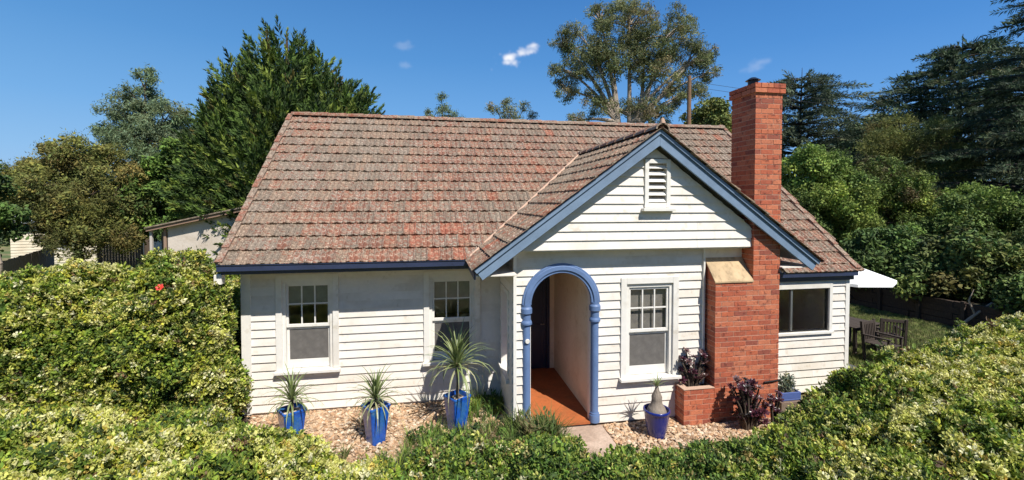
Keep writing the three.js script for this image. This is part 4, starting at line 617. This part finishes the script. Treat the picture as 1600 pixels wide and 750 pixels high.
function palingFence(label, a, b, h0, h1) {
  const t = thing('paling_fence', label, 'fence', [a[0], 0, a[1]]), L = Math.hypot(b[0] - a[0], b[1] - a[1]), R = rng(Math.floor(L * 100)), g = []; t.rotation.y = -Math.atan2(b[1] - a[1], b[0] - a[0]);
  for (let x = 0; x < L; x += 0.105) g.push(box(x, x + 0.102, 0.03, lerp(h0, h1, x / L) + (R() - 0.5) * 0.04, 0, 0.014 + 0.006 * R()));
  const grey = std(C(0.25, 0.225, 0.21), 0.95, { map: barkTex });
  part('palings', g, grey, t).userData.kind = 'stuff';
  for (const y of [0.35, h0 * 0.8]) part('rail', box(0, L, y, y + 0.07, -0.045, -0.002), grey, t);
  for (let x = 0.1; x < L; x += 2.4) part('post', box(x, x + 0.1, 0, lerp(h0, h1, x / L) - 0.1, -0.15, -0.047), grey, t);
}
palingFence('weathered grey paling fence at the left edge below the dark tree', [-9.6, -6.4], [-13.5, -14.9], 1.85, 1.85);
palingFence('weathered grey paling fence between the bronze tree and the pale shed', [-12.1, -15.4], [-10.7, -16.2], 2.3, 2.35);
{
  const t = thing('neighbouring_house', 'cream neighbouring house with pale metal roof glimpsed under the left trees', 'house', [-21.6, 0, -23.2], 0.25), cream = std(C(0.70, 0.62, 0.48), 0.85, { map: paintMap }), tin = std(C(0.62, 0.66, 0.70), 0.4, { map: grain });
  part('wall', [box(0, 6, 0, 2.6, -0.15, 0), box(0, 0.15, 0, 2.6, -6, -0.151), box(5.85, 6, 0, 2.6, -6, -0.151)], cream, t);
  const bs = []; for (let y = 0.1; y < 2.5; y += 0.17) bs.push(faces([[[0, y, 0.03], [6, y, 0.03], [6, y + 0.17, 0.006], [0, y + 0.17, 0.006]], [[0, y, 0], [6, y, 0], [6, y, 0.03], [0, y, 0.03]]])); part('weatherboards', bs, cream, t).userData.kind = 'stuff';
  part('roof', [faces([[[-0.4, 2.55, 0.5], [6.4, 2.55, 0.5], [6.4, 4.3, -3], [-0.4, 4.3, -3]], [[-0.4, 2.55, -6.5], [-0.4, 4.3, -3], [6.4, 4.3, -3], [6.4, 2.55, -6.5]], [[0, 2.6, -0.1], [0, 4.25, -3], [0, 2.6, -6]].reverse(), [[6, 2.6, -0.1], [6, 4.25, -3], [6, 2.6, -6]]])], tin, t);
  const w = part('window', [box(1.6, 2.9, 0.9, 2.0, 0.031, 0.08)], trimWhite, t); part('pane', box(1.7, 2.8, 1.0, 1.9, 0.0805, 0.085), phys(C(0.03, 0.035, 0.04), 0.08), w);
}
// trees across the street: they stand behind the viewpoint, show in the window glass and keep the low sky off the front walls
[[-16, 30, 1], [-3, 33, 2], [27, 33, 3], [9, 36, 0], [-30, 22, 2], [40, 24, 1]].forEach(([x, z, k], i) => tree({ name: 'street_tree', label: ['round-crowned street tree straight across from the arch', 'broad street tree across the road to the left', 'tall street tree across the road left of the arch', 'tall street tree across the road to the right', 'street tree far along the road on the left', 'street tree far along the road on the right'][[3, 2, 1, 0, 4, 5].indexOf(i) >= 0 ? [1, 2, 3, 0, 4, 5][i] : 0], at: [x, z], seed: 440 + i, pal: [DARKG, MIDG, OLIVE, BRIGHT][k], trunkR: 0.3, scale: 2.2, density: 22, blobs: [[0, 8, 3.4], [-3, 6.4, 2.8], [3, 6.6, 2.8], [0, 10.2, 2.2], [1.5, 4.6, 2.6], [-1.8, 4.2, 2.4]] }));

// ------------------------------------------------------------------ right-hand garden: bank, sleeper wall, lawn, umbrella, furniture
{
  const g = sheet(34, 30, 50, 44, 36.4, -6.5, 0.66, 0.22, 31); struct('garden_bank', g, std(C(1, 1, 1), 1, { map: texture(512, (u, v) => { const a = fbm(u, v, 6, 6, 141), b = fbm(u, v, 70, 3, 143); return toS(mul(mixc([0.06, 0.042, 0.028], [0.035, 0.042, 0.018], step(0.45, 0.65, a)), 0.5 + b)); }, 3), bumpMap: grainBig, bumpScale: 0.04 }));
  const t = thing('retaining_wall', 'low dark timber sleeper wall holding the shaded bank on the right', 'wall', [18.6, 0, -8.6]), sl = bark(0.06, 0.042, 0.032), R = rng(511), a = V(0, 0, 0), b = V(0.9, 0, 9.6), dir = b.clone().sub(a).normalize(), L = a.distanceTo(b);
  for (let k = 0; k < 4; k++) for (let s = k & 1 ? -1.2 : 0; s < L; s += 2.4) { const p = a.clone().addScaledVector(dir, Math.max(0, s) + 0.01), q = a.clone().addScaledVector(dir, Math.min(L, s + 2.4) - 0.01); p.y = q.y = 0.1 + k * 0.19; p.x += (R() - 0.5) * 0.05; q.x += (R() - 0.5) * 0.05; p.y += (R() - 0.5) * 0.03; part('sleeper', beam(p, q, 0.12, 0.183), sl, t); }
  for (let s = 0.3; s < L; s += 1.2) { const p = a.clone().addScaledVector(dir, s); part('post', box(p.x - 0.15, p.x - 0.065, 0, 0.82, p.z - 0.05, p.z + 0.05), sl, t); }
}
{ // mown grass near enough to show its blades
  const R = rng(521), tuft = [0, 1].map((i) => { const q = rng(530 + i), p = [], c = []; for (let k = 0; k < 14; k++) { const a = q() * 6.283, r = q() * 0.09, x = Math.cos(a) * r, z = Math.sin(a) * r, l = 0.03 + 0.045 * q(), dx = (q() - 0.5) * 0.05, dz = (q() - 0.5) * 0.05, w = 0.006; p.push(x - w, 0, z, x + w, 0, z, x + dx, l, z + dz); const s = 0.7 + 0.6 * q(); for (let j = 0; j < 3; j++) c.push(s, s, s); } return flatGeo(p, c); });
  const S = new Scatter(tuft, 533), root = new THREE.Group(); root.name = 'lawn'; scene.add(root); tag(root, 'mown lawn right of the house', 'lawn', null, 'stuff');
  const pal = [[0.17, 0.20, 0.05, 4], [0.12, 0.16, 0.04, 3], [0.24, 0.22, 0.09, 2]];
  for (let i = 0; i < 26000; i++) { const x = 11.8 + R() * 7.0, z = -11 + R() * 12.5; S.add(V(x, -0.03, z), V((R() - 0.5) * 0.2, 1, (R() - 0.5) * 0.2).normalize(), 0.9 + 0.8 * R(), tint(R, pal)); }
  S.build('grass', LEAF_DULL, root);
}
{
  const t = thing('garden_umbrella', 'white garden umbrella showing behind the right corner of the house', 'umbrella', [12.55, 0, -0.1], 0.2), cloth = std(C(0.84, 0.83, 0.81), 0.8, { side: THREE.DoubleSide }), f = [], N = 8, rim = 0.93;
  for (let i = 0; i < N; i++) { const a = (i / N) * 6.2832, b = ((i + 1) / N) * 6.2832, P = (an, r, y) => [Math.cos(an) * r, y, Math.sin(an) * r]; f.push([P(a, rim, 2.10), [0, 2.46, 0], P(b, rim, 2.10)]); f.push([P(a, rim, 2.10), P(b, rim, 2.10), P(b, rim * 1.005, 2.04), P(a, rim * 1.005, 2.04)]); }
  part('canopy', faces(f), cloth, t);
  part('pole', limb([V(0, 0, 0), V(0, 1.2, 0), V(0, 2.5, 0)], [0.025, 0.024, 0.022], 10), bark(0.25, 0.16, 0.09), t);
  for (let i = 0; i < N; i++) { const a = (i / N) * 6.2832; part('rib', limb([V(0, 2.38, 0), V(Math.cos(a) * rim * 0.98, 2.08, Math.sin(a) * rim * 0.98)], [0.012, 0.01], 5), bark(0.25, 0.16, 0.09), t); }
  part('base', [metric(new THREE.CylinderGeometry(0.26, 0.28, 0.07, 20).translate(0, 0.035, 0)), metric(new THREE.CylinderGeometry(0.045, 0.06, 0.22, 12).translate(0, 0.18, 0))], std(C(0.1, 0.1, 0.1), 0.6), t);
}
const darkWood = bark(0.055, 0.042, 0.035);
const gchair = thing('garden_chair', 'dark slatted timber chair nearest the hedge, facing the table', 'chair', [14.75, 0, -0.95], 2.6, 'dark garden chairs round the table');
{
  for (const [x, z] of [[-0.25, 0.24], [0.25, 0.24]]) part('leg', box(x - 0.025, x + 0.025, 0, 0.6, z - 0.025, z + 0.025, 0.004), darkWood, gchair);
  for (const x of [-0.25, 0.25]) { part('leg', beam(V(x, 0, -0.25), V(x, 0.92, -0.34), 0.05, 0.05, V(0, 0, 1)), darkWood, gchair); part('armrest', box(x - 0.035, x + 0.035, 0.6, 0.63, -0.3, 0.28, 0.005), darkWood, gchair); }
  for (let i = 0; i < 6; i++) part('seat_slat', box(-0.25, 0.25, 0.42, 0.44, -0.24 + i * 0.085, -0.17 + i * 0.085, 0.003), darkWood, gchair);
  for (let i = 0; i < 7; i++) { const x = -0.195 + i * 0.065; part('back_slat', beam(V(x, 0.46, -0.285), V(x, 0.84, -0.325), 0.032, 0.018, V(0, 0, 1)), darkWood, gchair); }
  part('back_rail', beam(V(-0.25, 0.87, -0.33), V(0.25, 0.87, -0.33), 0.03, 0.07), darkWood, gchair); part('back_rail', beam(V(-0.25, 0.45, -0.285), V(0.25, 0.45, -0.285), 0.03, 0.05), darkWood, gchair);
}
[[13.35, -1.35, -1.0, 'dark slatted timber chair half hidden by the house corner'], [13.9, -0.35, 2.9, 'dark slatted timber chair in the middle, in front of the table'], [14.2, -2.3, 0.2, 'dark slatted timber chair behind the table']].forEach(([x, z, r, l]) => { const c = gchair.clone(); c.name = numbered('garden_chair'); c.position.set(x, 0, z); c.rotation.y = r; c.userData = { ...gchair.userData, label: l }; scene.add(c); });
{
  const t = thing('garden_table', 'dark slatted timber table between the garden chairs', 'table', [14.05, 0, -1.3], 0.25);
  for (let i = 0; i < 9; i++) part('table_slat', box(-0.55, 0.55, 0.68, 0.705, -0.4 + i * 0.09, -0.325 + i * 0.09, 0.003), darkWood, t);
  for (const x of [-0.47, 0.47]) for (const z of [-0.32, 0.32]) part('leg', box(x - 0.035, x + 0.035, 0, 0.679, z - 0.035, z + 0.035, 0.004), darkWood, t);
  part('apron', [box(-0.43, 0.43, 0.6, 0.678, -0.345, -0.32)], darkWood, t); part('apron', [box(-0.43, 0.43, 0.6, 0.678, 0.32, 0.345)], darkWood, t);
}

// ------------------------------------------------------------------ front bed: crushed stone, potted plants, succulents, weeds
{
  const R = rng(541), geos = [0, 1, 2].map((i) => { const g = new THREE.IcosahedronGeometry(1, 0), p = g.attributes.position, q = rng(545 + i), m = new Map(); for (let k = 0; k < p.count; k++) { const key = [p.getX(k), p.getY(k), p.getZ(k)].map((x) => x.toFixed(2)).join(); if (!m.has(key)) m.set(key, 0.7 + 0.55 * q()); const s = m.get(key); p.setXYZ(k, p.getX(k) * s * 1.25, p.getY(k) * s * 0.55, p.getZ(k) * s * 0.85); } g.computeVertexNormals(); return metric(g); });
  const mat = std(C(1, 1, 1), 0.95, { bumpMap: grain, bumpScale: 0.004 }), pal = [[0.51, 0.35, 0.215, 4], [0.57, 0.425, 0.29, 3], [0.45, 0.27, 0.15, 3], [0.34, 0.21, 0.125, 1.5], [0.63, 0.51, 0.385, 1.2]], lists = [[], [], []];
  for (let i = 0; i < 30000; i++) { const x = 0.02 + R() * 9.2, z = 0.03 + R() * 3.3; if ((x > 4.55 && z < 1.42) || (x > 4.8 && x < 6.15 && z < 2.62 + 0.2 * Math.sin(x * 9)) || (x > 7.45 && z < 1.72)) continue; const s = 0.014 + 0.028 * Math.pow(R(), 2.2); lists[i % 3].push([new THREE.Matrix4().compose(V(x, 0.008 + s * 0.25, z), new THREE.Quaternion().setFromEuler(new THREE.Euler((R() - 0.5) * 0.9, R() * 6.28, (R() - 0.5) * 0.9)), V(s, s, s)), tint(R, pal)]); }
  const root = new THREE.Group(); root.name = 'crushed_stone'; tag(root, 'pinkish crushed sandstone covering the bed in front of the house', 'gravel', null, 'stuff'); scene.add(root);
  lists.forEach((l, k) => { const m = new THREE.InstancedMesh(geos[k], mat, l.length); m.name = 'stones'; m.userData.kind = 'stuff'; m.castShadow = m.receiveShadow = true; l.forEach(([a, c], i) => { m.setMatrixAt(i, a); m.setColorAt(i, c); }); root.add(m); });
}
const blueGlaze = phys(C(1, 1, 1), 0.3, { map: texture(256, (u, v) => { const a = fbm(u, v, 5, 5, 151), b = fbm(u, v, 24, 3, 153), k = mixc([0.010, 0.085, 0.40], [0.03, 0.13, 0.33], step(0.45, 0.7, a)); return toS(mixc(mul(k, 0.8 + 0.4 * b), [0.16, 0.19, 0.17], 0.7 * step(0.66, 0.78, a * 0.6 + b * 0.4))); }, 0.7), clearcoat: 0.5, clearcoatRoughness: 0.15, bumpMap: grainBig, bumpScale: 0.01 }), cobalt = phys(C(0.008, 0.018, 0.16), 0.25, { clearcoat: 0.7, clearcoatRoughness: 0.1 });
const potSoil = std(C(0.20, 0.16, 0.125), 1, { map: grain, bumpMap: grain, bumpScale: 0.02 });
function squareLoft(levels, per = 5) { // rounded square sections [y, half width, corner radius]
  const rings = levels.map(([y, h, r]) => { const o = []; for (let c = 0; c < 4; c++) for (let k = 0; k <= per; k++) { const a = (c + k / per) * Math.PI / 2, cx = [1, -1, -1, 1][c] * (h - r), cz = [1, 1, -1, -1][c] * (h - r); o.push([cx + Math.cos(a) * r, y, cz + Math.sin(a) * r]); } return o; }), f = [];
  for (let i = 0; i + 1 < rings.length; i++) for (let k = 0; k < rings[i].length; k++) { const k2 = (k + 1) % rings[i].length; f.push([rings[i][k], rings[i + 1][k], rings[i + 1][k2], rings[i][k2]]); }
  f.push([...rings[0]]); return faces(f);
}
const blade = [0, 1, 2, 3].map((v) => { // a strap leaf: folded, tapering, bending over towards its tip; grows along +Y and bends to +X
  const p = [], c = [], N = 6, bend = [0.25, 0.6, 1.0, 1.5][v], P = (t, s) => { const a = bend * t * t, y = Math.sin(Math.PI / 2 - a * 0.6) * t, x = Math.sin(a * 0.75) * t * 0.75, w = 0.018 * Math.min(1, 0.55 + t * 3) * (1 - Math.pow(t, 2.2)) + 0.001; return [x - Math.abs(s) * w * 0.25 * -1, y, s * w]; };
  for (let i = 0; i < N; i++) for (const s of [-1, 1]) { const a = P(i / N, 0), b = P((i + 1) / N, 0), d = P((i + 1) / N, s), e = P(i / N, s); for (const q of s > 0 ? [a, b, d, a, d, e] : [a, d, b, a, e, d]) { p.push(...q); c.push(1, 1, 1); } }
  return flatGeo(p, c);
});
const bladeMats = [[0.20, 0.25, 0.08], [0.27, 0.31, 0.13], [0.13, 0.18, 0.055], [0.38, 0.37, 0.20]].map((c) => phys(C(...c), 0.5, { side: THREE.DoubleSide, transmission: 0.25, thickness: 0 }));
function potPlant(label, at, turn, stemH, n, L, seed) {
  const t = thing('potted_plant', label, 'potted plant', [at[0], 0, at[1]], turn), R = rng(seed);
  const pot = part('pot', squareLoft([[0, 0.105, 0.02], [0.02, 0.112, 0.025], [0.3, 0.14, 0.03], [0.57, 0.168, 0.034], [0.58, 0.176, 0.034], [0.605, 0.176, 0.034], [0.61, 0.170, 0.034], [0.61, 0.152, 0.03], [0.57, 0.148, 0.03], [0.535, 0.145, 0.03]].reverse().reverse()), blueGlaze, t);
  part('soil', box(-0.142, 0.142, 0.515, 0.54, -0.142, 0.142), potSoil, pot);
  for (let i = 0; i < 9; i++) { const s = 0.02 + 0.02 * R(), m = part('pebble', metric(new THREE.IcosahedronGeometry(s, 1).scale(1.2, 0.7, 1)), std(C(0.5, 0.42, 0.34), 0.9), pot); m.position.set((R() - 0.5) * 0.22, 0.548, (R() - 0.5) * 0.22); }
  part('stem', limb([V(0, 0.52, 0), V(0.01, 0.52 + stemH * 0.5, 0.01), V(0, 0.6 + stemH, 0)], [0.026, 0.022, 0.024], 8), bark(0.22, 0.17, 0.12), t);
  for (let i = 0; i < n; i++) {
    const k = i / n, az = i * 2.39996 + R() * 0.4, an = lerp(0.06, 1.62, Math.pow(k, 1.3)) + (R() - 0.5) * 0.2, v = Math.min(3, Math.floor(k * 3 + R() * 1.2)), m = part('leaf', blade[v], bladeMats[k > 0.82 && R() < 0.5 ? 3 : Math.floor(R() * 3)], t);
    m.rotation.set(0, 0, 0); m.quaternion.setFromAxisAngle(YUP, az).multiply(new THREE.Quaternion().setFromAxisAngle(V(0, 0, 1), -an)); m.position.set(0, 0.6 + stemH - k * 0.1, 0); const s = L * (0.8 + 0.4 * R()) * (k < 0.15 ? 0.8 : 1); m.scale.set(s, s, 0.55 + 0.5 * s);
  }
}
potPlant('small spiky plant in a tall blue pot half sunk behind the hedge', [1.13, 1.22], 0.62, 0.2, 66, 0.48, 551);
potPlant('spiky plant in a tall blue pot standing free between the two front windows', [2.40, 1.30], 0.62, 0.16, 76, 0.50, 552);
potPlant('largest spiky plant, bare-stemmed in a blue pot below the window nearest the arch', [3.69, 1.16], 0.6, 0.55, 84, 0.72, 553);
{
  const t = thing('potted_succulent', 'swollen grey-stemmed plant in a round dark blue pot under the bay window', 'potted plant', [6.885, 0, 1.90]);
  part('pot', metric(new THREE.LatheGeometry([[0, 0], [0.125, 0], [0.135, 0.012], [0.165, 0.15], [0.192, 0.32], [0.198, 0.40], [0.212, 0.405], [0.216, 0.43], [0.212, 0.452], [0.196, 0.455], [0.186, 0.44], [0.18, 0.36]].map(([a, b]) => new THREE.Vector2(a, b)), 36)), cobalt, t);
  part('soil', metric(new THREE.CylinderGeometry(0.182, 0.17, 0.03, 28).translate(0, 0.365, 0)), potSoil, t);
  part('swollen_stem', metric(new THREE.LatheGeometry([[0.15, 0.37], [0.155, 0.42], [0.13, 0.48], [0.09, 0.54], [0.082, 0.60], [0.085, 0.65], [0.06, 0.71], [0.035, 0.76], [0.022, 0.83], [0, 0.84]].map(([a, b]) => new THREE.Vector2(a, b)), 20)), bark(0.27, 0.235, 0.20), t);
  const R = rng(561); for (let i = 0; i < 18; i++) { const m = part('leaf', blade[Math.floor(R() * 3)], bladeMats[Math.floor(R() * 3)], t), s = 0.17 + 0.08 * R(); m.quaternion.setFromAxisAngle(YUP, i * 2.4).multiply(new THREE.Quaternion().setFromAxisAngle(V(0, 0, 1), -0.15 - 0.9 * (i / 18))); m.position.set(0, 0.81, 0); m.scale.set(s, s, 0.6); }
}
// dark rosettes
function rosetteGeo(seed, r, n) { const R = rng(seed), f = []; for (let i = 0; i < n; i++) { const a = i * 2.39996, k = i / n, tilt = lerp(1.25, 0.15, k), l = r * lerp(0.45, 1, k) * (0.9 + 0.2 * R()), w = l * 0.42, P = (t, s) => { const rad = Math.cos(tilt) * l * t, y = Math.sin(tilt) * l * t + 0.01 - 0.012 * Math.abs(s), x = rad * Math.cos(a) - s * w * Math.sin(a), z = rad * Math.sin(a) + s * w * Math.cos(a); return [x, y, z]; }; f.push([P(0.05, 0), P(0.6, -0.5), P(0.9, -0.35), P(1.02, 0)], [P(0.05, 0), P(1.02, 0), P(0.9, 0.35), P(0.6, 0.5)]); } return faces(f); }
const rosettes = [0, 1, 2].map((i) => rosetteGeo(571 + i, 0.085, 20)), plum = [[0.045, 0.014, 0.022], [0.07, 0.02, 0.03], [0.03, 0.022, 0.02], [0.16, 0.09, 0.085]].map((c) => phys(C(...c), 0.32, { side: THREE.DoubleSide, clearcoat: 0.3 }));
function succulent(label, base, heads, seed, red = false) {
  const t = thing('succulent_plant', label, 'plant', base), R = rng(seed);
  heads.forEach(([x, y, z, s], i) => { const q = V(x * 0.35, 0, z * 0.35), e = V(x, y, z); part('stem', limb(curve(q, V(x * 0.4, y * 0.6, z * 0.5), e, 4), [0.02, 0.018, 0.016, 0.014, 0.012], 5), barkBrown, t); const m = part('rosette', rosettes[i % 3], plum[red ? (R() < 0.6 ? 1 : 0) : Math.floor(R() * 4)], t); m.position.copy(e); m.rotation.set((R() - 0.2) * 0.9, R() * 6, (R() - 0.5) * 0.8); m.scale.setScalar(s); });
}
{ const R = rng(581), h = []; for (let i = 0; i < 22; i++) h.push([-0.26 + 0.56 * R(), 0.06 + 0.62 * Math.pow(R(), 0.8) * (i % 3 ? 0.8 : 1), -0.05 + 0.14 * R(), 0.75 + 0.5 * R()]); succulent('dark leafy succulent with pinkish highlights growing in the brick planter box', [7.78, 0.56, 1.49], h, 582); }
{ const R = rng(583), h = []; for (let i = 0; i < 54; i++) { const y = 0.12 + 0.72 * R(); h.push([-0.28 + 0.54 * R() * (1.15 - y * 0.5), y, -0.12 + 0.3 * R(), 0.75 + 0.5 * R()]); } succulent('dense near-black rosette plant in front of the chimney breast', [8.50, 0, 1.98], h, 584); }
{ const R = rng(585), h = []; for (let i = 0; i < 13; i++) h.push([-0.15 + 0.32 * R(), 0.16 + 0.44 * R(), -0.1 + 0.2 * R(), 0.65 + 0.4 * R()]); succulent('smaller dark red rosette plant at the right foot of the chimney', [8.98, 0, 1.98], h, 586, true); }
{
  const t = thing('blue_trough', 'shallow blue trough with a small silvery plant right of the chimney', 'planter', [9.78, 0.17, 1.35]);
  part('trough', [box(-0.2, 0.2, 0, 0.03, -0.12, 0.12, 0.008), box(-0.2, 0.2, 0.031, 0.15, 0.095, 0.12, 0.008), box(-0.2, 0.2, 0.031, 0.15, -0.12, -0.095, 0.008), box(-0.2, -0.175, 0.031, 0.149, -0.094, 0.094, 0.006), box(0.175, 0.2, 0.031, 0.149, -0.094, 0.094, 0.006)], std(C(0.07, 0.11, 0.30), 0.5), t);
  part('soil', box(-0.174, 0.174, 0.031, 0.12, -0.094, 0.094), potSoil, t);
  const S = new Scatter(leafS, 591), R = rng(592); for (let i = 0; i < 46; i++) S.add(V((R() - 0.5) * 0.26, 0.14 + 0.28 * R(), (R() - 0.5) * 0.14), V(R() - 0.5, 0.8, R() - 0.5).normalize(), 0.55 + 0.3 * R(), tint(R, [[0.20, 0.23, 0.19, 3], [0.10, 0.13, 0.09, 3], [0.4, 0.38, 0.2, 0.6]])); S.build('foliage', LEAF_DULL, t);
  const b = thing('concrete_block', 'grey concrete block under the blue trough', 'block', [9.78, 0, 1.35]); part('block', [box(-0.24, 0.24, -0.02, 0.165, -0.14, 0.16, 0.01)], std(C(0.38, 0.36, 0.35), 0.9, { map: concreteTex, bumpMap: grain, bumpScale: 0.003 }), b);
}
// weeds and grasses along the bay
const blades = [0, 1, 2].map((i) => { const R = rng(600 + i), p = [], c = []; for (let k = 0; k < 26; k++) { const a = R() * 6.283, l = 0.16 + 0.26 * R(), o = 0.04 * R(), d = 0.08 + 0.16 * R(), w = 0.006 + 0.006 * R(), P = (t, s) => [Math.cos(a) * (o + d * t * t) - Math.sin(a) * s * w * (1 - t), l * (t - 0.25 * t * t), Math.sin(a) * (o + d * t * t) + Math.cos(a) * s * w * (1 - t)]; const v = 0.7 + 0.6 * R(); for (let j = 0; j < 3; j++) { for (const q of [P(j / 3, -1), P(j / 3, 1), P((j + 1) / 3, 1), P(j / 3, -1), P((j + 1) / 3, 1), P((j + 1) / 3, -1)]) { p.push(...q); c.push(v, v, v * 0.9); } } } return flatGeo(p, c); });
function weed(label, at, n, spread, s, pal, seed) { const t = thing('weed_clump', label, 'weeds', [at[0], 0, at[1]]), R = rng(seed), S = new Scatter([...blades, ...leafS.slice(0, 2)], seed + 1); for (let i = 0; i < n; i++) { const k = R() < 0.55 ? Math.floor(R() * 3) : 3 + Math.floor(R() * 2), y = k < 3 ? 0 : 0.03 + 0.2 * s * R(); S.add(V((R() - 0.5) * spread[0], y, (R() - 0.5) * spread[1]), V((R() - 0.5) * 0.4, 1, (R() - 0.5) * 0.4).normalize(), s * (0.7 + 0.6 * R()), tint(R, pal), k); } S.build('foliage', LEAF, t); }
const WEED = [[0.13, 0.17, 0.04, 4], [0.09, 0.13, 0.03, 3], [0.24, 0.20, 0.09, 2]];
weed('shaded green weeds in the corner between front wall and bay', [4.2, 0.55], 60, [0.7, 0.8], 0.9, DEEP, 611);
weed('straggly weeds around the base of the largest blue pot', [3.35, 1.75], 90, [0.9, 0.8], 0.95, [...WEED, ...DEEP], 612);
weed('tall grasses at the left foot of the arch', [4.95, 1.85], 80, [0.6, 0.5], 1.5, WEED, 613);
weed('weeds in front of the porch step', [5.1, 2.2], 34, [0.7, 0.5], 0.9, DEEP, 614);
weed('low weeds between the middle pot and the foreground hedge', [2.75, 2.1], 60, [1.0, 0.5], 0.8, [...WEED, ...DEEP], 615);
weed('dry weeds beside the left pot and the hedge', [1.65, 1.95], 46, [0.8, 0.5], 0.8, WEED, 616);

weed('straggly brown and green weeds between the largest blue pot and the arch', [4.25, 1.75], 110, [0.8, 0.9], 0.95, [...WEED, ...DEEP, [0.22, 0.13, 0.07, 3]], 617);
weed('pale dry weeds at the edge of the path before the arch', [5.9, 2.75], 50, [0.9, 0.4], 0.8, WEED, 618);
weed('green weeds at the foot of the brick planter beside the hedge', [7.5, 2.7], 50, [0.7, 0.6], 0.9, DEEP, 619);

{
  const t = thing('power_line', 'thin overhead wires running from the wooden pole across the sky to the right', 'wires', [20.1, 0, -19.0]), R = rng(711), m = std(C(0.03, 0.03, 0.03), 0.6);
  for (const k of [0, 0.35]) { const pts = []; for (let i = 0; i <= 24; i++) { const u = i / 24; pts.push(V(0.1 + u * 44, 11.9 - k + u * 1.0 - 1.6 * 4 * u * (1 - u) * 0.5, -0.1 - u * 6)); } part('wire', limb(pts, pts.map(() => 0.012), 4), m, t); }
}

shade(scene);
renderer.render(scene, camera);
